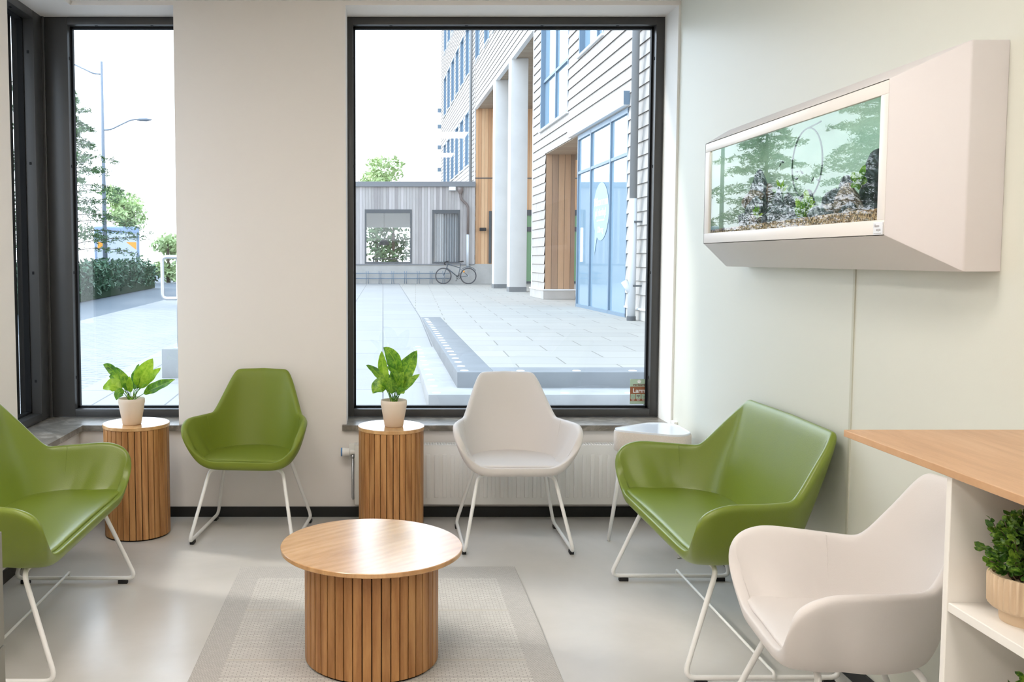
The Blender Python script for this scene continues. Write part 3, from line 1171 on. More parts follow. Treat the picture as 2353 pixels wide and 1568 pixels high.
# front frame
bm = B()
def fr(y0, y1, z0, z1):
    a, b = A(fx, y0, z0), A(fx + 0.012, y1, z1)
    box(bm, a[0], b[0], a[1], b[1], a[2], b[2], bevel=0.0015)
fr(fy0 + .002, fy1 - .002, fz0 + .002, oz0); fr(fy0 + .002, fy1 - .002, oz1, fz1 - .002)
fr(fy0 + .002, oy0, oz0, oz1); fr(oy1, fy1 - .002, oz0, oz1)
obj('front_frame', bm, M['tank_frame'], aq, 30)
bm = B()
gx = fx + 0.006
quad(bm, A(gx, oy0, oz0), A(gx, oy1, oz0), A(gx, oy1, oz1), A(gx, oy0, oz1))
M['tank_glass'] = pane_mat('aquarium_glass', (0.93, 0.985, 0.965, 1), 0.10)
obj('glass', bm, M['tank_glass'], aq)
# tank walls
t = NT('green_tank_backdrop')
v = t.coords(scale=(1, 1, 4))
n1 = t.noise(v, 2.5, 3, 0.5)
t.base(t.ramp(n1, [(0.3, rgb(160, 194, 176)), (0.7, rgb(190, 214, 196))]))
t.set(Roughness=0.6)
M['tank_back'] = t.m
tx1 = 1.556
bm = B()
quad(bm, A(tx1, oy0 - .02, oz0 - .02), A(tx1, oy1 + .02, oz0 - .02), A(tx1, oy1 + .02, oz1 + .08), A(tx1, oy0 - .02, oz1 + .08))
obj('tank_backdrop', bm, M['tank_back'], aq)
bm = B()
y0_, y1_, z0_, z1_ = oy0 - .012, oy1 + .012, oz0 - .008, oz1 + .076
xa = fx + 0.013
for yq in (y0_, y1_):
    bm.faces.new([bm.verts.new(A(*p)) for p in ((xa, yq, z0_), (tx1, yq, z0_), (tx1, yq, z1_), (1.462, yq, z1_), (xa, yq, 1.868))])
quad(bm, A(xa, y0_, z0_), A(tx1, y0_, z0_), A(tx1, y1_, z0_), A(xa, y1_, z0_))
obj('tank_side', bm, M['tank_back'], aq)
# tank lamp: an LED strip under the hood
bm = B()
a, b = A(1.374, y0_ + .05, 1.876), A(1.394, y1_ - .05, 1.882)
box(bm, a[0], b[0], a[1], b[1], a[2], b[2])
obj('tank_lamp', bm, emit('cool_tank_led', (0.90, 1.0, 0.95, 1), 5.0), aq)
bm = B()
a, b = A(1.462, y0_, z1_), A(tx1, y1_, z1_ + .004)
box(bm, a[0], b[0], a[1], b[1], a[2], b[2])
obj('hood', bm, M['tank_white'], aq)
# small name plate with grey lettering
pl = thing('name_plate', 'small white name plate at the lower near corner of the aquarium front', 'sign', (fx - 0.0005, 2.527, 1.482))
bm = B(); box(bm, -0.003, 0, -0.027, 0.020, -0.018, 0.016, bevel=0.001)
obj('plate', bm, M['table_white'], pl)
for body, dy, dz, sz in (('Nano', 0.002, 0.006, 0.012), ('aqua', -0.008, -0.004, 0.012)):
    bm = text_bm(body, sz)
    bmesh.ops.transform(bm, matrix=Matrix.Translation((-0.0034, dy, dz)) @ Matrix.Rotation(R(-90), 4, 'Z') @ Matrix.Rotation(R(90), 4, 'X'), verts=bm.verts)
    obj('lettering', bm, plain('grey_print', rgb(178, 176, 178), 0.5), pl)
bm = B(); box(bm, -0.0036, -0.003, -0.022, 0.015, -0.0145, -0.0135)
obj('printed_line', bm, M['grey_panel'], pl)

# gravel
t = NT('tan_gravel')
v = t.coords()
vo = t.n('ShaderNodeTexVoronoi'); vo.inputs['Scale'].default_value = 170
t.l(v, vo.inputs['Vector'])
cc = t.n('ShaderNodeSeparateColor'); t.l(vo.outputs['Color'], cc.inputs[0])
t.base(t.ramp(cc.outputs[0], [(0.1, rgb(96, 70, 48)), (0.4, rgb(176, 138, 98)), (0.7, rgb(214, 186, 150)), (0.9, rgb(120, 96, 76))]))
t.set(Roughness=0.8)
t.bump(vo.outputs['Distance'], 0.9, 0.006)
M['gravel'] = t.m
rnd = random.Random(4)
bm = B()
nx, ny = 8, 60
gv = []
for i in range(nx + 1):
    row = []
    for j in range(ny + 1):
        x = xa + 0.002 + (tx1 - xa - 0.004) * i / nx
        y = y0_ + 0.002 + (y1_ - y0_ - 0.004) * j / ny
        z = oz0 + 0.014 + 0.020 * (1 - j / ny) + 0.022 * (i / nx) + rnd.uniform(-.002, .002)
        row.append(bm.verts.new((x, y, z)))
    gv.append(row)
for i in range(nx):
    for j in range(ny):
        bm.faces.new((gv[i][j], gv[i + 1][j], gv[i + 1][j + 1], gv[i][j + 1]))
lo = [bm.verts.new((v_.co.x, v_.co.y, oz0 - 0.006)) for v_ in gv[0]]
for j in range(ny):
    bm.faces.new((gv[0][j], gv[0][j + 1], lo[j + 1], lo[j]))
o = obj('gravel', bm, M['gravel'], None, True)
tag(o, 'tan and brown gravel covering the aquarium bottom', 'gravel', kind='stuff')

# rocks
def rock_mat(name, a, b, c):
    t = NT(name)
    v = t.coords(scale=(1, 1, 1), rot=(0.5, 0.4, 0.2))
    wv = t.n('ShaderNodeTexWave'); wv.inputs['Scale'].default_value = 16; wv.inputs['Distortion'].default_value = 16
    wv.inputs['Detail'].default_value = 4
    t.l(v, wv.inputs['Vector'])
    n = t.noise(v, 45, 5, 0.7)
    f = t.math('ADD', t.math('MULTIPLY', wv.outputs[1], 0.28), t.math('MULTIPLY', n, 0.72))
    t.base(t.ramp(f, [(0.30, a), (0.50, b), (0.80, c)]))
    t.set(Roughness=0.75)
    t.bump(n, 0.35, 0.004)
    return t.m
M['rock_blue'] = rock_mat('blue_grey_rock', rgb(48, 56, 68), rgb(98, 108, 122), rgb(196, 206, 216))
M['rock_brown'] = rock_mat('brown_grey_rock', rgb(58, 50, 46), rgb(112, 98, 90), rgb(176, 164, 156))
M['rock_dark'] = rock_mat('dark_slate_rock', rgb(24, 30, 38), rgb(46, 54, 64), rgb(92, 104, 118))
def rock(label, y, zc, sx, sy, sz, mat, seed, tilt=0.0, x=1.45):
    rnd = random.Random(seed)
    bm = B()
    bmesh.ops.create_icosphere(bm, subdivisions=3, radius=1.0)
    cuts = [(Vector((rnd.uniform(-1, 1), rnd.uniform(-1, 1), rnd.uniform(-.6, 1))).normalized(), rnd.uniform(0.45, 0.8)) for _ in range(11)]
    for v_ in bm.verts:
        for nrm, d in cuts:
            e = v_.co.dot(nrm) - d
            if e > 0:
                v_.co -= nrm * e * 0.92
        v_.co += Vector((rnd.uniform(-1, 1), rnd.uniform(-1, 1), rnd.uniform(-1, 1))) * 0.022
    m = Matrix.Rotation(tilt, 4, 'X') @ Matrix.Diagonal((sx, sy, sz, 1))
    bmesh.ops.transform(bm, matrix=m, verts=bm.verts)
    o = obj('rock', bm, M[mat], None, 35)
    o.location = (x, y, zc)
    tag(o, label, 'rock', 'aquarium rocks')
GZ = oz0 + 0.02
rocks = [
    ('tall dark slate slab at the near right end of the aquarium', 2.870, 1.610, .040, .085, .150, 'rock_dark', 2, .18, 1.505),
    ('blue-grey leaning rock with pale streak beside the dark slab', 2.995, 1.632, .028, .030, .062, 'rock_blue', 8, .75, 1.47),
    ('broad brown rock below the broad-leaved aquarium plants', 2.925, 1.572, .045, .085, .070, 'rock_brown', 5, 0.1, 1.455),
    ('upright dark striped rock left of the brown rock', 3.115, 1.575, .036, .050, .085, 'rock_dark', 12, -.12, 1.475),
    ('small tan rock on the gravel at the near right front', 2.800, 1.530, .028, .042, .026, 'rock_brown', 14, 0, 1.385),
    ('low blue rock in front of the upright striped rock', 2.980, 1.535, .032, .055, .034, 'rock_blue', 15, .2, 1.385),
    ('jagged dark rock in the middle of the aquarium', 3.300, 1.588, .036, .045, .070, 'rock_dark', 17, .1, 1.485),
    ('round dark pebble beside the bushy plant', 2.900, 1.530, .022, .026, .022, 'rock_dark', 18, 0, 1.368),
    ('pale veined rock leaning at the front left of the bushy plant', 3.355, 1.545, .030, .070, .046, 'rock_blue', 20, -.5, 1.385),
    ('dark pointed rock behind the pale veined rock', 3.395, 1.585, .036, .048, .066, 'rock_dark', 22, -.1, 1.465),
    ('grey dome-shaped rock in the middle distance', 3.560, 1.600, .036, .065, .085, 'rock_blue', 26, .1, 1.495),
    ('wide flat blue rock at the foot of the jagged rock', 3.245, 1.545, .030, .075, .034, 'rock_blue', 28, 0, 1.405),
    ('tall pale peaked rock toward the far left end', 3.775, 1.640, .036, .060, .125, 'rock_blue', 30, -.1, 1.505),
    ('brown ledge rock under the pale peaked rock', 3.725, 1.630, .045, .090, .045, 'rock_brown', 32, 0, 1.470),
    ('blue-grey rock in front of the brown ledge', 3.600, 1.585, .034, .060, .075, 'rock_blue', 34, .3, 1.425),
    ('small brown pointed rock at the back centre left', 3.740, 1.660, .022, .022, .045, 'rock_brown', 36, .1, 1.525),
]
for r_ in rocks:
    rock(*r_)
rnd = random.Random(99)
for k in range(16):
    y = 2.88 + k * 0.058
    rock('dark blue-grey rubble stone in the heap along the aquarium bottom', y, 1.540 + .006 * (k % 3), .030, rnd.uniform(.034, .05), rnd.uniform(.03, .05),
         rnd.choice(['rock_blue', 'rock_dark', 'rock_blue', 'rock_brown']), 200 + k, rnd.uniform(-.4, .4), 1.42 + .045 * (k % 2))

# water plants
def water_plant(label, y, z, x, n, length, width, seed, spread=0.9):
    rnd = random.Random(seed)
    root = thing('water_plant', label, 'aquarium plant', (x, y, z), 0, 'aquarium plants')
    for k in range(n):
        a = rnd.uniform(0, 2 * PI)
        el = rnd.uniform(0.35, 1.25)
        L = length * rnd.uniform(0.6, 1.0)
        d = Vector((math.cos(a) * math.cos(el) * 0.35 * spread, math.sin(a) * math.cos(el) * spread, math.sin(el)))
        bm = B()
        leaf_bm(bm, (0, 0, 0), d * L * 0.55 + Vector((0, 0, L * 0.12)), d * L, width * rnd.uniform(.7, 1.1), (-0.9, -0.4, 0.3), pet=0.3, fold=0.2, wave=0.04, seed=seed + k, ns=7)
        obj('leaf', bm, M[rnd.choice(['leaf', 'leaf_bright', 'leaf'])], root, True)
water_plant('bushy bright plant at the front centre of the aquarium', 3.065, GZ + .004, 1.372, 30, .090, .019, 41, 1.0)
water_plant('broad-leaved plant on top of the brown rock at the near end', 2.850, 1.610, 1.44, 10, .080, .026, 52, 0.9)
water_plant('single tall leafed plant between the two upright rocks', 3.160, 1.560, 1.43, 5, .105, .028, 61, 0.5)
water_plant('small pale plant behind the grey dome rock', 3.590, 1.640, 1.515, 16, .075, .012, 70, 1.0)
water_plant('grassy plant at the left foot of the peaked rock', 3.480, 1.550, 1.385, 14, .060, .010, 81, 1.0)

# fish
fish_m = plain('dark_fish_scales', rgb(46, 58, 62), 0.4)
def fish(label, y, z, L, ang, x=1.44):
    root = thing('fish', label, 'fish', (x, y, z), 0, 'small aquarium fish')
    root.rotation_euler = (ang, 0, 0)
    bm = B()
    pts = [(0, -L * .5 + L * .78 * k / 8, 0) for k in range(9)]
    tube(bm, pts, [max(.0006, L * .13 * math.sin(PI * min(1, .06 + k / 8 * .86))) for k in range(9)], 8)
    bmesh.ops.scale(bm, vec=(0.55, 1, 1), verts=bm.verts)
    obj('body', bm, fish_m, root, True)
    bm = B()
    for s in (1, -1):
        tube(bm, [(0, L * .27, 0), (0, L * .40, s * L * .06), (0, L * .5, s * L * .16)], [L * .03, L * .03, .0004], 6)
    bmesh.ops.scale(bm, vec=(0.4, 1, 1), verts=bm.verts)
    obj('tail', bm, fish_m, root, True)
for i, (lb, y, z, L, a) in enumerate((
        ('upper of the two dark fish left of the air hose', 3.406, 1.749, .036, .25), ('lower of the two dark fish left of the air hose', 3.422, 1.739, .024, -.6),
        ('slim fish on the left arc of the air hose', 3.320, 1.748, .030, -.5), ('dark fish inside the air hose loop, topmost there', 3.282, 1.702, .024, .1),
        ('pale pink fish in the middle of the air hose loop', 3.245, 1.698, .032, .5), ('large dark fish low inside the air hose loop', 3.288, 1.680, .036, .2),
        ('slanted fish low at the right arc of the air hose', 3.161, 1.664, .028, -.7), ('fish just right of the slanted fish', 3.123, 1.661, .024, .2))):
    fish(lb, y, z, L, a)

# air hose loop
bm = B()
ring = []
for k in range(48):
    a = 2 * PI * k / 48
    ring.append((1.50, 3.340 + 0.118 * math.cos(a), 1.735 + 0.125 * math.sin(a)))
tube(bm, ring, 0.0028, 8, closed=True)
tube(bm, [(1.50, 3.345, 1.860), (1.50, 3.27, 1.866), (1.50, 3.24, 1.870)], 0.0026, 6)
o = obj('air_hose', bm, plain('dark_green_hose', rgb(58, 84, 76), 0.4), None, True)
tag(o, 'dark ring of air hose hanging inside the aquarium', 'hose')

# ------------------------------------------------------------------ counter with shelves at the right edge
ct = thing('counter_shelf', 'white shelf unit with wooden worktop at the right picture edge', 'shelf unit', (1.08, 1.78, 0))
def ctb(name, x0, x1, y0, y1, z0, z1, mat, bev=0.0015):
    bm = B(); box(bm, x0 - 1.08, x1 - 1.08, y0 - 1.78, y1 - 1.78, z0, z1, bevel=bev)
    return obj(name, bm, M[mat], ct)
ctb('side_panel', 1.088, 1.545, 1.766, 1.782, 0.0, 0.984, 'shelf_white')
ctb('side_panel', 1.088, 1.545, 0.70, 0.716, 0.0, 0.984, 'shelf_white')
ctb('back_panel', 1.533, 1.545, 0.716, 1.766, 0.0, 0.984, 'shelf_white')
ctb('shelf', 1.090, 1.533, 0.716, 1.766, 0.720, 0.738, 'shelf_white')
ctb('shelf', 1.090, 1.533, 0.716, 1.766, 0.455, 0.473, 'shelf_white')
ctb('shelf', 1.090, 1.533, 0.716, 1.766, 0.055, 0.073, 'shelf_white')
ctb('worktop', 1.080, 1.560, 0.60, 2.172, 0.984, 1.000, 'oak_counter')

def box_plant(label, loc, r, h, fr, fz, n, seed):
    root = thing('potted_shrub', label, 'potted plant', loc, 0, 'small shrubs on the shelf unit')
    bm = B()
    seg = 252
    def rr(rad, a, rib):
        return rad + (0.0024 * math.cos(a * 36) if rib else 0)
    prof = [(0, 0, 0), (r * .70, 0, 0), (r * .72, .004, 0), (r * .74, h * .22, 0), (r * .96, h * .30, 0), (r, h * .36, 1), (r * 1.02, h * .93, 1), (r * 1.01, h, 0), (r * .93, h, 0), (r * .90, h * .9, 0), (0, h * .88, 0)]
    rings = []
    for rad, z, rib in prof:
        if rad == 0:
            rings.append([bm.verts.new((0, 0, z))])
        else:
            rings.append([bm.verts.new((rr(rad, 2 * PI * k / seg, rib) * math.cos(2 * PI * k / seg), rr(rad, 2 * PI * k / seg, rib) * math.sin(2 * PI * k / seg), z)) for k in range(seg)])
    for a, b in zip(rings, rings[1:]):
        for k in range(seg):
            j = (k + 1) % seg
            if len(a) == 1: bm.faces.new((a[0], b[j], b[k]))
            elif len(b) == 1: bm.faces.new((a[k], a[j], b[0]))
            else: bm.faces.new((a[k], a[j], b[j], b[k]))
    obj('pot', bm, M['pot_rib'], root, 40)
    rnd = random.Random(seed)
    bs = B(); bl = B()
    uv = bl.loops.layers.uv.verify()
    for k in range(n):
        a = rnd.uniform(0, 2 * PI)
        el = rnd.uniform(0.0, 1.45)
        L = fr * rnd.uniform(.75, 1.05)
        d = Vector((math.cos(a) * math.cos(el), math.sin(a) * math.cos(el), math.sin(el) * fz / fr))
        p0 = Vector((0, 0, h * .9)) + Vector((d.x, d.y, 0)) * r * .5
        p2 = Vector((0, 0, h + .012)) + d * L
        p1 = (p0 + p2) / 2 + Vector((0, 0, .012))
        pts = [p0 * (1 - s) ** 2 + p1 * 2 * s * (1 - s) + p2 * s * s for s in (0, .25, .5, .75, 1)]
        tube(bs, pts, [.0016, .0014, .0012, .001, .0008], 5)
        m = 9
        for i in range(m):
            s = .32 + .68 * i / (m - 1)
            c_ = p0 * (1 - s) ** 2 + p1 * 2 * s * (1 - s) + p2 * s * s
            for q in range(2):
                dirv = (d.normalized() * rnd.uniform(.2, .9) + Vector((rnd.uniform(-1, 1), rnd.uniform(-1, 1), rnd.uniform(-.6, 1)))).normalized()
                ln = rnd.uniform(.012, .020)
                wd = ln * rnd.uniform(.55, .75)
                sd = dirv.cross(Vector((rnd.uniform(-1, 1), rnd.uniform(-1, 1), rnd.uniform(-1, 1)))).normalized()
                up = sd.cross(dirv)
                ps = [c_, c_ + dirv * ln * .35 + sd * wd * .5 + up * ln * .08, c_ + dirv * ln * .75 + sd * wd * .42 + up * ln * .1, c_ + dirv * ln,
                      c_ + dirv * ln * .75 - sd * wd * .42 + up * ln * .1, c_ + dirv * ln * .35 - sd * wd * .5 + up * ln * .08]
                f = bl.faces.new([bl.verts.new(p) for p in ps])
                for lp in f.loops:
                    lp[uv].uv = (0.5, 0.1)
    obj('stems', bs, M['bark'], root, True)
    obj('foliage', bl, M['leaf_box'], root)
    return root
box_plant('bushy box plant in ribbed beige pot on the upper shelf under the worktop', (1.178, 1.668, 0.738), 0.064, 0.088, 0.080, 0.105, 74, 5)
box_plant('box plant on the lower shelf, only leaf tips in view', (1.190, 1.60, 0.473), 0.060, 0.080, 0.085, 0.100, 50, 9)

# grey cabinet edge at the left border
cb = thing('grey_cabinet', 'grey cabinet just inside the lower left picture edge', 'cabinet', (-1.148, 2.1, 0))
bm = B(); box(bm, -0.19, 0.190, -0.20, 0.20, 0.03, 0.722, bevel=0.002)
obj('body', bm, M['grey_panel'], cb)
bm = B(); box(bm, -0.17, 0.17, -0.18, 0.18, 0.0, 0.03)
obj('plinth', bm, M['black_plastic'], cb)
bm = B(); box(bm, 0.190, 0.196, -0.20, 0.197, 0.035, 0.43, bevel=0.001)
obj('lower_door', bm, M['grey_panel'], cb)
bm = B(); box(bm, 0.190, 0.196, -0.20, 0.197, 0.434, 0.72, bevel=0.001)
obj('upper_door', bm, M['grey_panel'], cb)

# ------------------------------------------------------------------ sticker on the large window
st = thing('window_sticker', 'alarm company sticker in the lower right corner of the large window', 'sticker', (1.468, FY + 0.066, 0.640))
def stk(name, x0, x1, z0, z1, mat, y=0.0):
    bm = B(); box(bm, x0, x1, y - 0.0005, y, z0, z1)
    return obj(name, bm, mat, st)
m_sg = plain('pale_green_film', rgb(176, 200, 176), 0.5)
m_sb = plain('brown_red_film', rgb(150, 92, 58), 0.5)
m_sw = plain('white_print', rgb(236, 238, 236), 0.5)
m_sd = plain('dark_red_print', rgb(120, 62, 52), 0.5)
stk('film', -0.055, 0.043, -0.070, 0.073, m_sg)
stk('brown_field', -0.055, 0.043, -0.053, 0.030, m_sb, -0.0006)
for body, x, z, sz, mm, bold in (('verisure', -0.004, 0.041, 0.0215, m_sd, 0.0002), ('Larm', -0.004, 0.006, 0.034, m_sw, 0.0008)):
    bm = text_bm(body, sz, bold=bold)
    bmesh.ops.transform(bm, matrix=Matrix.Translation((x, -0.0016, z)) @ Matrix.Rotation(R(90), 4, 'X'), verts=bm.verts)
    obj('lettering', bm, mm, st)
for k in range(3):
    x = -0.038 + k * 0.031
    stk('pictogram', x - 0.0135, x + 0.0135, -0.040, -0.013, m_sg, -0.0012)
    bm = B()
    if k == 0:
        tube(bm, [(x + .009 * math.cos(a * PI / 8), -0.002, -0.0265 + .009 * math.sin(a * PI / 8)) for a in range(16)], .0009, 5, closed=True)
        tube(bm, [(x, -0.002, -0.0225), (x, -0.002, -0.0305)], .0012, 5)
    elif k == 1:
        box(bm, x - .010, x + .009, -.0026, -.0018, -.027, -.018, bevel=.001)
        box(bm, x - .002, x + .002, -.0026, -.0018, -.034, -.026)
    else:
        tube(bm, [(x - .007, -.002, -.020), (x, -.002, -.032), (x + .007, -.002, -.020)], .0013, 5)
    obj('pictogram_mark', bm, M['grey_panel'], st)
    stk('small_print', x - 0.010, x + 0.010, -0.0455, -0.0440, m_sw, -0.0012)
    stk('small_print', x - 0.008, x + 0.008, -0.0490, -0.0475, m_sw, -0.0012)
bm = B()
for k in range(5):
    a = PI / 2 + k * 2 * PI / 5
    lathe(bm, [(0, -.0002), (.0050, -.0002), (.0050, .0006 + k * .0002), (0, .0006 + k * .0002)], 14, .0060 * math.cos(a), .0060 * math.sin(a))
bmesh.ops.transform(bm, matrix=Matrix.Translation((-0.004, -0.0006, 0.059)) @ Matrix.Rotation(R(90), 4, 'X'), verts=bm.verts)
obj('flower_emblem', bm, m_sw, st)

# ================================================================== outside
ZT = 0.30           # terrace level
M['concrete'] = plain('pale_concrete', rgb(170, 167, 163), 0.8, 0.2, var=0.08, vscale=2.5)
M['concrete_band'] = plain('grey_concrete_edge', rgb(117, 119, 121), 0.75, 0.2, var=0.08, vscale=3)
M['step_concrete'] = plain('step_concrete', rgb(146, 146, 145), 0.8, 0.2, var=0.10, vscale=3)
M['stud'] = plain('white_stud', rgb(236, 236, 234), 0.6)
M['asphalt'] = plain('asphalt', rgb(99, 105, 111), 0.85, 0.2, var=0.06, vscale=20)
M['column'] = plain('smooth_concrete', rgb(201, 200, 198), 0.7, 0.2, var=0.04, vscale=1.5)

def slabs(name, c1, c2, joint, bw, rh, mortar, rot=0.0, offset=0.5):
    t = NT(name)
    v = t.coords(rot=(0, 0, rot))
    bk = t.n('ShaderNodeTexBrick')
    bk.offset = offset
    bk.inputs['Scale'].default_value = 1.0
    bk.inputs['Brick Width'].default_value = bw
    bk.inputs['Row Height'].default_value = rh
    bk.inputs['Mortar Size'].default_value = mortar
    bk.inputs['Color1'].default_value = c1
    bk.inputs['Color2'].default_value = c2
    bk.inputs['Mortar'].default_value = joint
    t.l(v, bk.inputs['Vector'])
    n = t.noise(t.coords(), 1.6, 4, 0.6)
    t.base(t.mix(t.math('MULTIPLY', n, 0.35), bk.outputs[0], rgb(164, 159, 151)))
    t.set(Roughness=0.75)
    t.b.inputs['Specular IOR Level'].default_value = 0.3
    return t.m
M['terrace'] = slabs('terrace_slabs', rgb(150, 147, 141), rgb(142, 140, 135), rgb(97, 95, 88), 1.05, 0.70, 0.008, R(2))
M['yard'] = slabs('yard_slabs', rgb(144, 144, 143), rgb(138, 138, 138), rgb(90, 91, 94), 1.40, 0.70, 0.010, R(90), 0.3)
M['pavers'] = slabs('small_pavers', rgb(140, 141, 141), rgb(129, 131, 135), rgb(84, 87, 90), 0.42, 0.14, 0.010, R(28))

# ground: level by the window, a gentle ramp beside the steps up to the terrace level
def gz(x, y):
    s = min(1.0, max(0.0, (y - 9.0) / 8.5))
    k = min(1.0, max(0.0, (x + 4.5) / 2.5))
    return ZT * s * k - 0.004
bm = B()
xs = [-3.2 + 0.35 * i for i in range(24)]
ys = [5.38 + 0.6 * j for j in range(60)] + [41.3]
g = [[bm.verts.new((x, y, gz(x, y) )) for x in xs] for y in ys]
for a, b in zip(g, g[1:]):
    for i in range(len(xs) - 1):
        bm.faces.new((a[i], a[i + 1], b[i + 1], b[i]))
struct('yard_paving', bm, M['yard'], None, True)
bm = B()
xs = [-6.75 + 0.355 * i for i in range(11)]
g = [[bm.verts.new((x - 0.055 * max(0, y - 19) * (1 if x < -6.7 else 0), y, gz(x, y))) for x in xs] for y in [0.0 + 0.8 * j for j in range(75)]]
for a, b in zip(g, g[1:]):
    for i in range(len(xs) - 1):
        bm.faces.new((a[i], a[i + 1], b[i + 1], b[i]))
struct('paver_path', bm, M['pavers'], None, True)
bm = B()
quad(bm, (-40, -10, -0.02), (30, -10, -0.02), (30, 140, -0.02), (-40, 140, -0.02))
struct('asphalt_ground', bm, M['asphalt'])

# steps and terrace
st_root = thing('terrace_steps', None, None, kind='structure')
bm = B()
box(bm, 0.42, 14, 8.58, 14.2, -0.05, 0.147, bevel=0.006)
obj('lower_step', bm, M['step_concrete'], st_root, 30)
bm = B()
box(bm, 0.72, 1.08, 9.03, 17.6, -0.05, ZT + 0.002, bevel=0.006)
box(bm, 1.08, 14, 9.03, 9.43, -0.05, ZT + 0.002, bevel=0.006)
obj('upper_step', bm, M['concrete_band'], st_root, 30)
bm = B()
def stud(x, y, z):
    lathe(bm, [(0, z + .004), (.036, z + .004), (.042, z)], 12, x, y)
for k in range(22):
    stud(0.80, 9.15 + k * 0.38, ZT + 0.002)
    if k < 11: stud(0.50, 8.70 + k * 0.46, 0.147)
for k in range(1, 16):
    stud(0.80 + k * 0.55, 9.13, ZT + 0.002)
    stud(0.50 + k * 0.60, 8.68, 0.147)
obj('edge_studs', bm, M['stud'], st_root, True)
bm = B()
box(bm, 1.08, 14, 9.43, 41.6, -0.05, ZT)
box(bm, 0.72, 1.08, 17.6, 41.6, -0.05, ZT)
struct('terrace_paving', bm, M['terrace'])

# ---------- shingled building on the right
M['shingle'] = None
t = NT('weathered_white_shingles')
v = t.coords()
n = t.noise(t.coords(scale=(1, 9, 0.5)), 2.0, 4, 0.65)
n2 = t.noise(v, 0.5, 3, 0.5)
c = t.ramp(n, [(0.3, rgb(142, 136, 129)), (0.5, rgb(161, 156, 151)), (0.72, rgb(175, 171, 166))])
t.base(t.mix(t.math('MULTIPLY', n2, 0.3), c, rgb(156, 151, 148)))
t.set(Roughness=0.7)
M['shingle'] = t.m

def boards(name, c0, c1, c2, pitch, axis, gap=0.06):
    t = NT(name)
    v = t.coords()
    sp = t.n('ShaderNodeSeparateXYZ'); t.l(v, sp.inputs[0])
    q = t.math('DIVIDE', sp.outputs[axis], pitch)
    fr_ = t.math('FRACT', q)
    idx = t.math('FLOOR', q)
    wn_ = t.n('ShaderNodeTexWhiteNoise', noise_dimensions='1D')
    t.l(idx, wn_.inputs['W'])
    n = t.noise(t.coords(scale=(6, 6, 0.6)), 3.0, 4, 0.6)
    f = t.math('ADD', t.math('MULTIPLY', wn_.outputs[0], 0.55), t.math('MULTIPLY', n, 0.45))
    c = t.ramp(f, [(0.2, c0), (0.5, c1), (0.8, c2)])
    g_ = t.math('LESS_THAN', fr_, gap)
    dk = tuple(x * 0.35 for x in c0[:3]) + (1,)
    t.base(t.mix(g_, c, dk))
    t.set(Roughness=0.7)
    hgt = t.math('SUBTRACT', 1.0, g_)
    t.bump(hgt, 0.6, 0.02)
    return t.m
M['boards_orange'] = boards('orange_larch_boards', rgb(186, 140, 101), rgb(202, 156, 115), rgb(212, 174, 135), 0.14, 0)
M['boards_grey'] = boards('weathered_grey_boards', rgb(146, 140, 139), rgb(167, 162, 159), rgb(188, 181, 180), 0.13, 0)
M['boards_brown'] = boards('brown_larch_boards', rgb(137, 113, 94), rgb(158, 127, 101), rgb(175, 142, 111), 0.17, 0)
M['soffit'] = boards('pale_soffit_boards', rgb(156, 137, 118), rgb(165, 148, 129), rgb(173, 158, 139), 0.16, 1, 0.04)
M['ext_frame'] = plain('blue_grey_window_frame', rgb(104, 124, 142), 0.45, 0.5)
M['ext_frame_dark'] = plain('dark_window_frame', rgb(72, 76, 80), 0.5, 0.5)
M['trim_white'] = plain('white_metal_trim', rgb(226, 228, 230), 0.45, 0.5)
M['ext_glass'] = NT('reflecting_blue_glass').base(rgb(124, 150, 168)).set(Roughness=0.02).m
M['ext_glass'].node_tree.nodes['Principled BSDF'].inputs['IOR'].default_value = 2.6
M['ext_glass_dark'] = NT('reflecting_dark_glass').base(rgb(74, 96, 112)).set(Roughness=0.02).m
M['ext_glass_dark'].node_tree.nodes['Principled BSDF'].inputs['IOR'].default_value = 1.7
M['pipe_grey'] = plain('grey_painted_pipe', rgb(128, 130, 132), 0.4, 0.5)
M['pipe_light'] = plain('galvanised_pipe', rgb(200, 204, 208), 0.4, 0.5)

AB = math.atan(0.021)
apt = thing('apartment_building', 'tall white shingled building with passage and glazed entrance across the courtyard', 'building', (4.55, 17.65, ZT), AB)

def lap_wall(bm, y0, y1, z0, z1, pitch, holes=(), out=0.028):
    zs = {z0, z1}
    k = 0
    courses = []
    while z0 + k * pitch < z1:
        zs.add(z0 + k * pitch); courses.append(z0 + k * pitch); k += 1
    for h in holes:
        for z in (h[2], h[3]):
            if z0 < z < z1: zs.add(z)
    zs = sorted(zs)
    def off(z, zc): return -out * (1 - (z - zc) / pitch)
    for a, b in zip(zs, zs[1:]):
        if b - a < 1e-5: continue
        m = (a + b) / 2
        zc = z0 + math.floor((m - z0) / pitch + 1e-6) * pitch
        iv = [(y0, y1)]
        for h in holes:
            if h[2] < m < h[3]:
                nv = []
                for p, q in iv:
                    if h[1] <= p or h[0] >= q: nv.append((p, q)); continue
                    if h[0] > p: nv.append((p, h[0]))
                    if h[1] < q: nv.append((h[1], q))
                iv = nv
        for p, q in iv:
            quad(bm, (off(a, zc), p, a), (off(a, zc), q, a), (off(b, zc), q, b), (off(b, zc), p, b))
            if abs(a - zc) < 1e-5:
                quad(bm, (off(a, zc), p, a), (off(a, zc), q, a), (0.004, q, a + 0.001), (0.004, p, a + 0.001), 1)

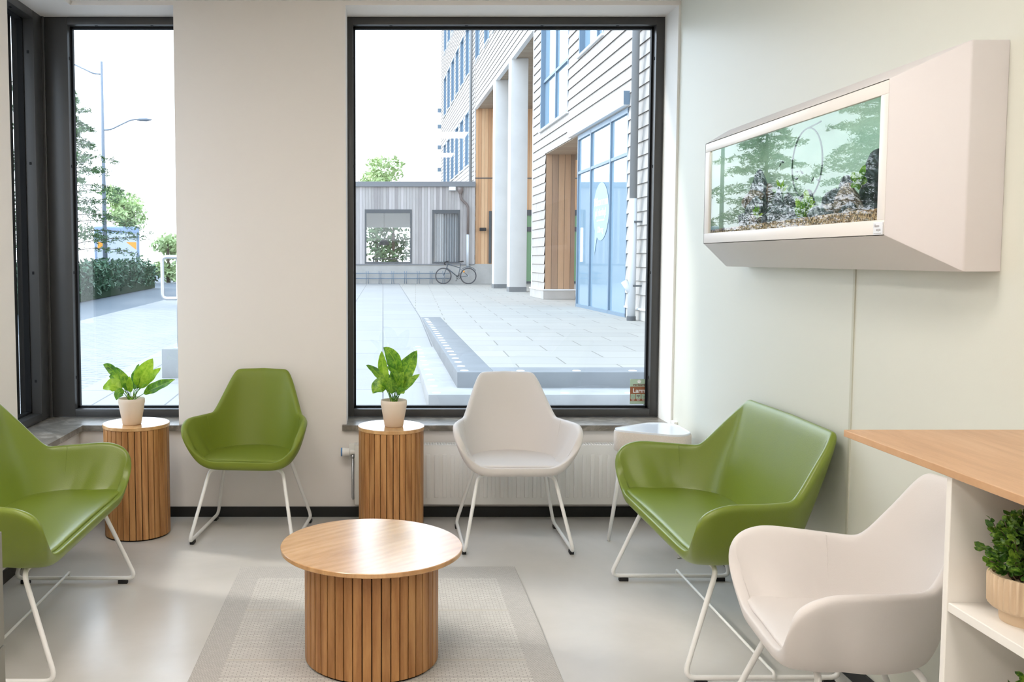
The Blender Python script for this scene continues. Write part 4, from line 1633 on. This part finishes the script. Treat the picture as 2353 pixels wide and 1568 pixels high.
def ext_window(root, y0, y1, z0, z1, mull=(), trans=(), fw=0.06, setin=0.14, sill=True, frame='ext_frame', glass='ext_glass'):
    bm = B()
    # reveal
    box(bm, -0.02, setin + .02, y0, y0 + fw, z0, z1); box(bm, -0.02, setin + .02, y1 - fw, y1, z0, z1)
    box(bm, -0.02, setin + .02, y0 + fw, y1 - fw, z1 - fw, z1); box(bm, -0.02, setin + .02, y0 + fw, y1 - fw, z0, z0 + fw)
    for m in mull: box(bm, setin - .05, setin + .02, m - .035, m + .035, z0 + fw, z1 - fw)
    for m in trans: box(bm, setin - .05, setin + .02, y0 + fw, y1 - fw, m - .035, m + .035)
    f = obj('window', bm, M[frame], root)
    bm = B()
    quad(bm, (setin, y0 + fw, z0 + fw), (setin, y1 - fw, z0 + fw), (setin, y1 - fw, z1 - fw), (setin, y0 + fw, z1 - fw))
    obj('pane', bm, M[glass], f)
    if sill:
        bm = B(); box(bm, -0.07, 0.02, y0 - .04, y1 + .04, z0 - .04, z0)
        obj('sill', bm, M['trim_white'], f)

dark_lip = plain('shingle_painted_shadow', rgb(120, 112, 106), 0.9, 0.1)  # darker underside colour paints the shadow line below each course
W1 = (5.05, 8.55, 4.62, 8.05); W2 = (1.75, 3.95, 5.68, 8.05); W3 = (-.75, 1.20, 5.68, 8.05)
W4 = (-3.6, -1.4, 5.68, 8.05); W0 = (-3.9, -2.7, 1.0, 3.2)
ENT = (3.95, 7.75, -1, 3.92); GLZ = (-.15, 3.95, -1, 3.90)
bm = B()
lap_wall(bm, -9.0, 9.65, 0.22, 14.0, 0.245, [W1, W2, W3, W4, ENT, GLZ, (5.05, 8.55, 9.6, 12.8), (1.75, 3.95, 9.6, 12.8), (-.75, 1.2, 9.6, 12.8)])
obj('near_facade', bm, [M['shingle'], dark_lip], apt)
holes = []
fw_ = []
for zz0, zz1 in ((5.45, 8.0), (9.65, 12.0), (13.4, 15.8)):
    for k in range(6):
        yy = 26.3 + k * 2.42
        if yy + 1.7 < 42: fw_.append((yy, yy + 1.55, zz0, zz1))
for zz0, zz1 in ((9.65, 12.2), (13.4, 15.8)):
    for yy in (22.4, 19.4, 16.9, 13.6, 10.8):
        fw_.append((yy, yy + 1.5, zz0, zz1))
bm = B()
lap_wall(bm, 24.0, 42.05, 4.0, 17.0, 0.2, fw_, 0.02)
lap_wall(bm, 23.85, 24.0, 0.22, 17.0, 0.2, (), 0.02)
lap_wall(bm, 9.65, 23.85, 7.70, 17.0, 0.2, fw_, 0.02)
obj('far_facade', bm, [M['shingle'], dark_lip], apt)
for w_ in fw_:
    ext_window(apt, *w_, setin=0.10)
ext_window(apt, *W1, mull=(6.9,), trans=(5.95,), setin=0.10)
ext_window(apt, *W2, mull=(2.6,), setin=0.10)
ext_window(apt, *W3, mull=(0.0,), setin=0.10)
ext_window(apt, *W4, mull=(-2.6,), setin=0.10)
for a_ in ((5.05, 8.55), (1.75, 3.95), (-.75, 1.2)):
    ext_window(apt, a_[0], a_[1], 9.6, 12.8, setin=0.10)
# solid core behind the facades (keeps the sky out)
bm = B()
box(bm, 0.55, 12, -9.0, 3.9, 0.0, 14); box(bm, 2.0, 12, 3.9, 9.65, 0.0, 14); box(bm, 0.55, 2.0, 3.95, 9.60, 3.95, 14)
box(bm, 0.3, 12, 9.65, 23.85, 7.75, 17); box(bm, 0.3, 12, 23.9, 42.0, 0.0, 17)
obj('inner_walls', bm, M['concrete'], apt)
# soffit over the passage and end wall of orange boards
bm = B(); box(bm, 0.0, 12, 9.65, 23.85, 7.66, 7.74)
obj('soffit', bm, M['soffit'], apt)
bm = B()
box(bm, 0.0, 2.2, 23.82, 23.90, 0.86, 7.66); box(bm, 4.8, 12, 23.82, 23.90, 0.86, 7.66); box(bm, 2.2, 4.8, 23.82, 23.90, 3.25, 7.66)
obj('board_wall', bm, M['boards_orange'], apt)
bm = B(); box(bm, 0.0, 12, 23.80, 23.82, 4.62, 4.66)
obj('joint_flashing', bm, M['ext_frame_dark'], apt)
bm = B(); box(bm, 0.0, 2.2, 23.78, 23.9, 0.0, 0.86)
obj('plinth', bm, M['concrete'], apt)
bm = B()
for yy in (2.2, 3.4, 4.73): box(bm, yy, yy + .07, 23.78, 23.88, 0.0, 3.25)
box(bm, 2.27, 4.73, 23.78, 23.88, 3.0, 3.25); box(bm, 2.27, 4.73, 23.78, 23.88, 0.0, 0.1); box(bm, 2.27, 4.73, 23.78, 23.88, 2.3, 2.5)
dg = obj('glazed_door', bm, M['ext_frame_dark'], apt)
bm = B(); quad(bm, (2.27, 23.84, .1), (4.73, 23.84, .1), (4.73, 23.84, 3.0), (2.27, 23.84, 3.0))
obj('pane', bm, NT('green_tinted_glass').base(rgb(120, 156, 120)).set(Roughness=0.05).m, dg)
bm = B(); box(bm, .62, .74, 23.77, 23.83, 0.9, 3.2)
obj('window', bm, M['ext_frame_dark'], apt)
# near corner trim
bm = B(); box(bm, -0.03, 0.10, 9.60, 9.66, 0.2, 14); box(bm, -0.03, 0.03, 23.82, 23.87, 0.2, 7.7)
obj('corner_trim', bm, M['trim_white'], apt)
bm = B(); box(bm, -0.06, 0.08, 9.66, 23.85, 7.62, 7.70)
obj('soffit_edge_trim', bm, M['trim_white'], apt)
# columns
for yy in (13.45, 17.15):
    bm = B(); box(bm, -0.07, 0.50, yy, yy + 0.56, 0.0, 7.66, bevel=0.02)
    c_ = obj('column', bm, M['column'], apt, 30)
    bm = B(); box(bm, -0.075, 0.505, yy - .005, yy + 0.565, 0.0, 0.16)
    obj('column_base', bm, M['concrete_band'], c_)
# entrance recess: pier end with boards, soffit, back wall
bm = B(); box(bm, 0.0, 0.80, 7.75, 7.80, 0.28, 3.92)
obj('pier_boards', bm, M['boards_brown'], apt)
bm = B(); box(bm, 0.02, 0.80, 7.80, 9.60, 0.0, 3.95)
obj('pier_core', bm, M['boards_brown'], apt)
bm = B(); box(bm, -0.05, 0.82, 7.68, 9.72, 0.0, 0.24, bevel=0.01); box(bm, -0.02, 12, -9.0, -.20, 0.0, 0.20, bevel=0.01)
obj('plinth', bm, M['concrete'], apt)
bm = B(); box(bm, -0.07, 0.84, 7.66, 9.74, 0.24, 0.275); box(bm, -0.06, 0.02, -9.0, -.20, 0.195, 0.225)
obj('plinth_flashing', bm, M['trim_white'], apt)
bm = B(); box(bm, 0.0, 2.0, 3.95, 7.75, 3.90, 3.97)
obj('recess_soffit', bm, M['soffit'], apt)
bm = B(); box(bm, 1.9, 2.0, 3.95, 9.6, 0.0, 3.95)
obj('recess_wall', bm, M['boards_orange'], apt)
bm = B()
for q in (3.97, 5.0): box(bm, 1.0, 1.06, q, q + .06, 0.0, 3.2)
box(bm, 1.0, 1.06, 3.97, 5.06, 3.14, 3.2)
obj('entrance_door_frame', bm, M['ext_frame'], apt)
bm = B(); box(bm, .98, .995, 4.85, 4.90, 0.8, 1.3)
obj('door_handle', bm, M['trim_white'], apt)
# big glazing
bm = B()
y0g, y1g = -.15, 3.95
for q in (y0g, 1.08, 2.70, y1g - .06): box(bm, -0.02, 0.05, q, q + .05, 0.02, 3.88)
box(bm, -0.015, 0.05, y0g, y1g, 3.02, 3.08); box(bm, -0.02, 0.05, y0g, y1g, 0.0, 0.07); box(bm, -0.02, 0.05, y0g, y1g, 3.80, 3.90)
gl = obj('shopfront_glazing', bm, M['ext_frame'], apt)
bm = B(); quad(bm, (0.02, y0g, 0.05), (0.02, y1g, 0.05), (0.02, y1g, 3.85), (0.02, y0g, 3.85))
obj('pane', bm, M['ext_glass'], gl)
bm = B(); box(bm, -0.13, 0.02, -.22, 4.55, 3.92, 4.16, bevel=0.01)
obj('canopy_box', bm, M['trim_white'], apt, 30)
bm = B(); box(bm, -0.135, -0.02, -.235, -.22, 3.93, 4.18)
obj('canopy_end', bm, M['ext_frame'], apt)
# speech-bubble welcome sign on the glazing
bub = plain('pale_blue_film', rgb(142, 166, 192), 0.5)
bm = B()
pts = []
cyb, czb, ryb, rzb = 1.88, 2.08, 0.63, 0.60
for k in range(64):
    a = 2 * PI * k / 64
    y, z = cyb + ryb * math.cos(a), czb + rzb * math.sin(a)
    pts.append((y, z))
# tail at the lower far side
def tail(i): return pts[i]
out_pts = []
for k, p in enumerate(pts):
    a = 360 * k / 64
    if 300 < a < 318:
        continue
    out_pts.append(p)
    if 294 <= a <= 300:
        out_pts.append((cyb + .52, czb - .92))
vs = [bm.verts.new((0.012, y, z)) for y, z in out_pts]
ctr = bm.verts.new((0.012, cyb, czb))
for k in range(len(vs)):
    bm.faces.new((ctr, vs[k], vs[(k + 1) % len(vs)]))
sg = obj('welcome_sign', bm, bub, apt)
sg['label'] = 'pale blue speech bubble sign'
for body, dz, size in (('V\u00e4lkommen', 0.20, 0.235), ('p\u00e5 visning!', -0.02, 0.215), ('Diberg', -0.38, 0.17)):
    bm = text_bm(body, size, bold=0.006)
    bmesh.ops.transform(bm, matrix=Matrix.Translation((0.008, cyb, czb + dz)) @ Matrix.Rotation(R(-90), 4, 'Z') @ Matrix.Rotation(R(90), 4, 'X'), verts=bm.verts)
    obj('lettering', bm, M['stud'], sg)
bm = B()
for k in range(9):
    box(bm, 0.006, 0.010, cyb - .32 + k * .07, cyb - .27 + k * .07, czb - .20, czb - .17)
obj('small_print', bm, M['stud'], sg)
# downpipe by the glazing
bm = B()
yy = -1.05
tube(bm, [(-0.16, yy, 2.15), (-0.16, yy, 14)], 0.065, 14)
dp = obj('downpipe', bm, M['pipe_grey'], apt, True)
bm = B()
tube(bm, [(-0.16, yy, 0.06), (-0.16, yy, 2.16)], 0.070, 14)
tube(bm, [(-0.16, yy, 0.48), (-0.30, yy + .02, 0.70)], 0.055, 10)
obj('lower_pipe', bm, M['pipe_light'], dp, True)
bm = B(); tube(bm, [(-0.16, yy, 0.0), (-0.16, yy, 0.08)], 0.080, 14)
for z in (1.75, 0.62, 5.3): box(bm, -0.16, 0.0, yy - .09, yy - .06, z - .015, z + .015)
obj('pipe_bracket', bm, M['ext_frame_dark'], dp)
bm = B(); tube(bm, [(-0.12, 24.6, 3.9), (-0.12, 24.6, 17)], 0.07, 10)
obj('downpipe', bm, M['pipe_grey'], apt, True)
bm = B(); box(bm, -0.12, 0.0, -2.35, -2.15, 2.3, 2.45)
obj('facade_lamp', bm, M['ext_frame_dark'], apt)
# corner board fixings at the far end of the facade
bm = B()
for z in (4.6, 5.6, 6.6, 8.0, 9.3, 10.3): box(bm, -0.22, 0.0, 42.0, 42.12, z, z + .25)
obj('corner_brackets', bm, M['ext_frame'], apt)

# ---------- low grey boarded building at the end of the yard
YW = 41.3
low = thing('low_annex', 'low grey boarded building behind the bicycle', 'building', (0, YW, ZT))
def lz(z): return z - ZT
xa_, xb_ = -6.0, 4.03
wa = (-.80, 1.27, lz(1.19), lz(3.56)); wb = (2.16, 3.38, lz(1.19), lz(3.54))
bm = B()
zz0, zz1 = lz(1.17), lz(4.57)
box(bm, xa_, wa[0], 0, .25, zz0, zz1); box(bm, wa[1], wb[0], 0, .25, zz0, zz1); box(bm, wb[1], xb_, 0, .25, zz0, zz1)
for q in (wa, wb):
    box(bm, q[0], q[1], 0, .25, q[3], zz1); box(bm, q[0], q[1], 0, .25, zz0, q[2])
obj('board_wall', bm, M['boards_grey'], low)
bm = B(); box(bm, xa_, xb_ + .02, -.10, .3, lz(4.55), lz(4.77), bevel=0.01); box(bm, xa_, xb_, -.03, .1, zz0 - .04, zz0)
obj('parapet_flashing', bm, plain('grey_flashing', rgb(116, 118, 122), 0.5), low)
bm = B(); box(bm, xa_, xb_ + .8, .01, .4, 0.0, zz0)
obj('plinth', bm, M['concrete'], low)
bm = B(); box(bm, xa_, 3.85, .25, 7, lz(4.3), lz(4.5)); box(bm, xa_, -3.0, .25, 7, 0, lz(4.3)); box(bm, 3.6, 3.85, .25, 7, 0, lz(4.3)); box(bm, -3, 3.6, .25, 7, 0.0, lz(1.0)); box(bm, 1.55, 1.7, .25, 6.8, 0, lz(4.3)); box(bm, 1.7, 3.6, 6.8, 7, 0, lz(4.3)); box(bm, -3, 1.55, 6.8, 7, lz(3.0), lz(4.3))
obj('inner_rooms', bm, M['ceiling'], low)
for q, nm in ((wa, 'a'), (wb, 'b')):
    bm = B()
    f_ = .075
    box(bm, q[0], q[0] + f_, -.02, .12, q[2], q[3]); box(bm, q[1] - f_, q[1], -.02, .12, q[2], q[3])
    box(bm, q[0] + f_, q[1] - f_, -.02, .12, q[3] - .16, q[3]); box(bm, q[0] + f_, q[1] - f_, -.02, .12, q[2], q[2] + f_)
    wd = obj('window', bm, M['ext_frame_dark'], low)
    bm = B(); quad(bm, (q[0] + f_, .06, q[2] + f_), (q[1] - f_, .06, q[2] + f_), (q[1] - f_, .06, q[3] - .16), (q[0] + f_, .06, q[3] - .16))
    obj('pane', bm, M['glass'], wd)
    if nm == 'b':
        t = NT('grey_curtain')
        sp = t.n('ShaderNodeSeparateXYZ'); t.l(t.coords(), sp.inputs[0])
        wv = t.math('SINE', t.math('MULTIPLY', sp.outputs[0], 55.0))
        t.base(t.ramp(t.math('ADD', t.math('MULTIPLY', wv, .5), .5), [(0.0, rgb(120, 122, 124)), (1.0, rgb(158, 160, 162))]))
        bm = B()
        n_ = 40
        for k in range(n_):
            xa2 = q[0] + f_ + (q[1] - q[0] - 2 * f_) * k / n_; xb2 = q[0] + f_ + (q[1] - q[0] - 2 * f_) * (k + 1) / n_
            ya2 = .16 + .03 * math.sin(k * 1.5); yb2 = .16 + .03 * math.sin((k + 1) * 1.5)
            quad(bm, (xa2, ya2, q[2]), (xb2, yb2, q[2]), (xb2, yb2, q[3]), (xa2, ya2, q[3]))
        obj('curtain', bm, t.m, wd)
# pendant and table silhouettes inside the left window of the annex
pd = thing('pendant_lamp', 'grey pendant lamp seen through the left window of the low building', 'lamp', (0.05, YW + 1.6, 2.02))
bm = B(); lathe(bm, [(.24, 0.0), (.225, .10), (.15, .21), (.03, .25), (.0, .25)], 24)
obj('shade', bm, M['ext_frame_dark'], pd, True)
bm = B(); tube(bm, [(0, 0, .25), (0, 0, 2.23)], .008, 6)
obj('cord', bm, M['black_plastic'], pd)
ft = thing('dining_table', 'dark table behind the left window of the low building', 'table', (0.1, YW + 2.2, 1.0))
bm = B(); box(bm, -.6, .6, -.3, .3, .38, .42)
obj('tabletop', bm, M['ext_frame_dark'], ft)
for a_ in ((-.55, -.25), (.55, -.25), (-.55, .25), (.55, .25)):
    bm = B(); box(bm, a_[0] - .02, a_[0] + .02, a_[1] - .02, a_[1] + .02, 0, .38)
    obj('leg', bm, M['ext_frame_dark'], ft)
# gutter downpipe, vent box and lamp on the annex
bm = B()
tube(bm, fillet([(3.38, -.12, lz(4.25)), (3.40, -.12, lz(4.02)), (3.72, -.12, lz(3.72)), (3.72, -.12, lz(2.45))], .15, 6), .055, 10)
lathe(bm, [(.06, lz(4.22)), (.13, lz(4.36)), (.13, lz(4.50)), (.0, lz(4.50))], 14, 3.38, -.12)
dp = obj('downpipe', bm, plain('brown_grey_pipe', rgb(112, 100, 96), 0.5), low, True)
bm = B(); tube(bm, [(3.72, -.12, lz(1.0)), (3.72, -.12, lz(2.46))], .062, 10)
obj('lower_pipe', bm, M['pipe_light'], dp, True)
bm = B(); box(bm, 2.88, 3.18, -.16, 0, lz(4.38), lz(4.54), bevel=.01)
obj('vent_box', bm, M['trim_white'], low)
bm = B(); box(bm, 4.25, 4.53, -.10, .10, lz(2.62), lz(2.76), bevel=.01)
obj('wall_lamp', bm, M['black_plastic'], low)

# bicycle rack and bicycle
rk = thing('bicycle_rack', 'grey steel bicycle rack along the plinth of the low building', 'bicycle rack', (0.9, YW - 0.14, ZT))
bm = B()
for z in (.24, .46): tube(bm, [(-2.4, 0, z), (2.1, 0, z)], .018, 8)
obj('rail', bm, M['ext_frame'], rk, True)
for k in range(8):
    x = -2.15 + k * .56
    bm = B()
    for s in (-.05, .05):
        tube(bm, fillet([(x + s, 0, 0.0), (x + s * .6, -.05, .35), (x + s, -.02, .56)], .1, 4), .013, 6)
    obj('wheel_holder', bm, M['ext_frame'], rk, True)

bk_ = thing('bicycle', 'dark bicycle leaning by the rack in the courtyard', 'bicycle', (3.18, YW - 0.42, ZT))
bm_frame = plain('dark_blue_grey_paint', rgb(52, 66, 78), 0.4)
tyre = plain('tyre_rubber', rgb(70, 70, 74), 0.8)
def wheel(x):
    bm = B()
    tube(bm, [(x + .335 * math.cos(2 * PI * k / 40), 0, .35 + .335 * math.sin(2 * PI * k / 40)) for k in range(40)], .025, 8, closed=True)
    w_ = obj('wheel', bm, tyre, bk_, True)
    bm = B()
    for k in range(16):
        a = 2 * PI * k / 16
        tube(bm, [(x, 0, .35), (x + .32 * math.cos(a), 0, .35 + .32 * math.sin(a))], .0022, 4)
    tube(bm, [(x, -.05, .35), (x, .05, .35)], .025, 10)
    obj('spokes', bm, M['steel'], w_)
wheel(-.545); wheel(.545)
bm = B()
hd0, hd1 = (-.40, 0, .70), (-.35, 0, .86)
bb, sc_, st2 = (.10, 0, .30), (.19, 0, .70), (.215, 0, .86)
for a_, b_, r_ in ((hd1, sc_, .016), (hd0, bb, .021), (bb, st2, .016), ((.545, .04, .35), (.19, .02, .66), .009), ((.545, -.04, .35), (.19, -.02, .66), .009),
                   ((.545, .04, .35), (.10, .03, .30), .010), ((.545, -.04, .35), (.10, -.03, .30), .010), ((-.34, 0, .90), hd0, .019)):
    tube(bm, [a_, b_], r_, 8)
obj('frame', bm, bm_frame, bk_, True)
bm = B()
for s in (-.05, .05): tube(bm, fillet([(-.40, 0, .72), (-.42, s, .64), (-.545, s, .35)], .05), .011, 8)
obj('fork', bm, bm_frame, bk_, True)
bm = B()
tube(bm, fillet([(-.33, -.24, 1.0), (-.40, -.24, .98), (-.36, -.06, .95), (-.33, 0, .93), (-.36, .06, .95), (-.40, .24, .98), (-.33, .24, 1.0)], .05), .012, 8)
for s in (-.2, .2): tube(bm, fillet([(-.40, s, .98), (-.49, s, .95), (-.50, s, .85), (-.43, s, .83)], .06), .012, 8)
obj('handlebar', bm, M['black_plastic'], bk_, True)
bm = B()
tube(bm, [(.10, 0, .975), (.20, 0, .985), (.33, 0, .985)], [.02, .045, .065], 10)
bmesh.ops.scale(bm, vec=(1, 1, .45), space=Matrix.Translation((0, 0, -.985)), verts=bm.verts)
tube(bm, [(.215, 0, .86), (.225, 0, .97)], .012, 8)
obj('saddle', bm, M['black_plastic'], bk_, True)
bm = B()
tube(bm, [(bb[0] + .085 * math.cos(2 * PI * k / 20), -.05, .30 + .085 * math.sin(2 * PI * k / 20)) for k in range(20)], .012, 6, closed=True)
tube(bm, [(.10, -.07, .30), (.02, -.07, .16)], .01, 6); tube(bm, [(.10, .07, .30), (.18, .07, .44)], .01, 6)
box(bm, -.03, .05, -.14, -.06, .13, .15); box(bm, .14, .22, .06, .14, .43, .45)
obj('crank', bm, M['black_plastic'], bk_)
bm = B()
tube(bm, [(.545 + .40 * math.cos(R(a)), 0, .35 + .40 * math.sin(R(a))) for a in range(35, 135, 8)], .012, 6)
obj('mudguard', bm, bm_frame, bk_, True)
bm = B(); box(bm, .31, .38, -.07, -.03, .50, .58, bevel=.01)
obj('reflector', bm, plain('orange_reflector', rgb(230, 150, 40), 0.3), bk_)

# ---------- left side of the view: handrail, hedge, lamp post, van, trees
hr = thing('handrail', 'steel handrail loop on a concrete stub wall outside the corner window', 'handrail', (-2.40, 10.7, 0))
bm = B()
tube(bm, fillet([(.9, 0, 1.42), (-.12, 0, 1.42), (-.12, 0, .945), (.9, 0, .945)], .05, 6), .021, 12)
obj('rail', bm, M['steel'], hr, True)
bm = B(); tube(bm, [(.055, 0, .38), (.055, 0, 1.42)], .017, 10)
obj('post', bm, M['steel'], hr, True)
bm = B(); lathe(bm, [(0, .385), (.06, .385), (.06, .375), (0, .375)], 16, .055, 0)
obj('foot_plate', bm, M['steel'], hr, 30)
bm = B(); box(bm, -2.52, -1.2, 10.6, 13.5, -0.02, 0.375, bevel=0.008)
o = obj('stub_wall', bm, M['step_concrete'], None, 30)
tag(o, 'low concrete stub wall carrying the handrail outside', 'low wall')

def leaf_cloud(bm, rnd, c_, r, n, s0, s1, flat=1.0, slim=.45):
    for _ in range(n):
        d = Vector((rnd.gauss(0, 1), rnd.gauss(0, 1), rnd.gauss(0, 1))).normalized() * (rnd.random() ** 0.4)
        p = Vector(c_) + Vector((d.x * r[0], d.y * r[1], d.z * r[2]))
        a = Vector((rnd.gauss(0, 1), rnd.gauss(0, 1), rnd.gauss(0, 1) * flat)).normalized()
        b = a.orthogonal().normalized()
        b = (b * math.cos(rnd.random() * 6) + a.cross(b) * math.sin(rnd.random() * 6)).normalized()
        s = rnd.uniform(s0, s1)
        bm.faces.new([bm.verts.new(p - a * s), bm.verts.new(p + b * s * slim), bm.verts.new(p + a * s), bm.verts.new(p - b * s * slim)])

# hedge: row of clipped shrubs
bm = B()
rnd = random.Random(77)
for k in range(26):
    y = 23.5 + k * 0.85
    x = -9.0 - (y - 23.5) * 0.083 - 0.75
    leaf_cloud(bm, rnd, (x, y, .70), (.85, .75, .72), 420, .06, .13)
hd = thing('hedge', 'clipped green hedge along the asphalt path outside the corner window', 'hedge', (-10.5, 36, 0))
o = obj('foliage', bm, M['hedge'], None); o.parent = hd; o.location = (10.5, -36, 0)
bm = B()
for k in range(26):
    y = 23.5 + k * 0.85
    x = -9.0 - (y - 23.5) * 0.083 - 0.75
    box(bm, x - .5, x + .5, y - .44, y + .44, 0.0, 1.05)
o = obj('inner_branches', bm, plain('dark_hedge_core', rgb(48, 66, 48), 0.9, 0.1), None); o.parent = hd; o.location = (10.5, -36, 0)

# street lamp
lp_ = thing('street_lamp', 'tall double-arm street lamp behind the hedge', 'street lamp', (-12.44, 42.0, 0))
lmm = plain('grey_lamp_metal', rgb(120, 128, 140), 0.5)
bm = B(); tube(bm, [(0, 0, 0), (0, 0, 5), (0, 0, 10.1)], [.11, .085, .055], 10)
obj('pole', bm, lmm, lp_, True)
for s, z0_l, nm in ((-1, 9.55, 'u'), (1, 7.1, 'l')):
    bm = B()
    tube(bm, fillet([(0, 0, z0_l), (s * .35, 0, z0_l + .02), (s * 1.25, 0, z0_l + .45), (s * 1.55, 0, z0_l + .47)], .15, 4), .035, 8)
    ar = obj('arm', bm, lmm, lp_, True)
    bm = B()
    tube(bm, [(s * 1.45, 0, z0_l + .47), (s * 1.65, 0, z0_l + .47), (s * 1.95, 0, z0_l + .46), (s * 2.2, 0, z0_l + .44)], [.05, .13, .15, .03], 10)
    bmesh.ops.scale(bm, vec=(1, 1, .5), space=Matrix.Translation((0, 0, -(z0_l + .46))), verts=bm.verts)
    obj('lamp_head', bm, lmm, ar, True)

# van
vn = thing('van', 'white delivery van with orange corner markings parked behind the hedge', 'van', (-13.6, 48.0, 0), math.atan2(13.6, 48.0))
vw_ = plain('white_vehicle_paint', rgb(132, 150, 176), 0.3)
bm = B(); box(bm, -1.12, 1.12, 0, 4.2, .35, 3.05, bevel=.10, seg=3)
obj('body', bm, vw_, vn, 40)
bm = B(); box(bm, -1.05, 1.05, 4.1, 6.0, .4, 2.0, bevel=.15, seg=3)
obj('cab', bm, vw_, vn, 40)
bm = B()
for s in (-1, 1):
    for yy in (.9, 5.0):
        tube(bm, [(s * .85, yy, .36), (s * 1.10, yy, .36)], .36, 20)
obj('wheels', bm, M['black_plastic'], vn, 40)
bm = B(); box(bm, -.98, .98, -.012, .0, 1.2, 2.7)
obj('rear_doors', bm, plain('white_rear_doors', rgb(190, 196, 206), 0.4), vn)
bm = B()
for s in (-1, 1):
    for pts_ in (((s * .95, 2.25), (s * .45, 2.25), (s * .95, 1.85)),):
        vs = [bm.verts.new((x, -.016, z)) for x, z in pts_]
        bm.faces.new(vs)
obj('corner_marking', bm, plain('orange_marking', rgb(240, 160, 60), 0.5), vn)
bm = B(); box(bm, -1.02, 1.02, -.05, 0, .35, .6, bevel=.02)
obj('bumper', bm, M['ext_frame'], vn)

# trees
def conifer(label, x, y, h, spread, seed, mat='needles', first=0.9, lean=0.0, nper=46):
    root = thing('conifer', label, 'tree', (x, y, 0), 0, 'trees beyond the windows')
    rnd = random.Random(seed)
    bt = B(); bf = B()
    tube(bt, [(0, 0, 0), (0, 0, h * .5), (0, 0, h)], [.016 * h, .011 * h, .004], 8)
    nb = int(h * 9)
    for k in range(nb):
        f = k / nb
        z = first + (h - first - .1) * f
        a = k * 2.4 + rnd.uniform(-.4, .4)
        L = spread * (1 - f) ** .8 * rnd.uniform(.6, 1.1) + .2
        d = Vector((math.cos(a), math.sin(a), 0))
        p0 = Vector((0, 0, z)); p1 = p0 + d * L * .5 + Vector((0, 0, .10 * L)); p2 = p0 + d * L + Vector((0, 0, rnd.uniform(-.18, .12) * L))
        pts = [p0 * (1 - s) ** 2 + p1 * 2 * s * (1 - s) + p2 * s * s for s in (0, .33, .66, 1)]
        tube(bt, pts, [.02, .015, .01, .005], 5)
        for i in range(nper):
            s = rnd.uniform(.2, 1.0)
            c_ = p0 * (1 - s) ** 2 + p1 * 2 * s * (1 - s) + p2 * s * s
            side = Vector((-d.y, d.x, 0)) * rnd.uniform(-1, 1) * .28 * L * (1.1 - s * .6)
            c_ = c_ + side + Vector((0, 0, rnd.uniform(-.14, .04)))
            leaf_cloud(bf, rnd, c_, (.08, .08, .05), 4, .045, .10, .6, .2)
    obj('trunk', bt, M['bark'], root, True)
    obj('foliage', bf, M[mat], root)
    return root
def round_tree(label, x, y, h, r, seed, mat='needles_pale'):
    root = thing('broadleaf_tree', label, 'tree', (x, y, 0), 0, 'trees beyond the windows')
    rnd = random.Random(seed)
    bm = B(); tube(bm, [(0, 0, 0), (0, 0, h * .8)], [.13, .05], 8)
    obj('trunk', bm, M['bark'], root, True)
    bm = B()
    for k in range(16):
        a = rnd.uniform(0, 6.28); q = rnd.uniform(.1, .8) * r
        leaf_cloud(bm, rnd, (math.cos(a) * q, math.sin(a) * q, h - r * rnd.uniform(.25, 1.7)), (r * .4, r * .4, r * .3), 130, .08, .2)
    obj('foliage', bm, M[mat], root)
conifer('open conifer left of the street lamp, seen in the corner window', -12.15, 36.5, 8.0, 3.3, 3, first=1.7, nper=80)
conifer('tall conifer mirrored at the near end of the aquarium glass, the farther one', -19.0, 39.0, 12.0, 3.6, 4, first=1.7, nper=95)
conifer('tall conifer behind the hedge, mirrored in the middle of the aquarium glass', -12.9, 29.6, 9.5, 2.8, 21, first=1.7, nper=90)
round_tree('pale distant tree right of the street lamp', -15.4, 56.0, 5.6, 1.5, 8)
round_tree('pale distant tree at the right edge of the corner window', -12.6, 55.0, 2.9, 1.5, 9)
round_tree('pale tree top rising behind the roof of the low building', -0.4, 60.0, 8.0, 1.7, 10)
round_tree('green tree seen through the low building window', 0.6, 54.0, 4.6, 2.2, 12, 'needles')
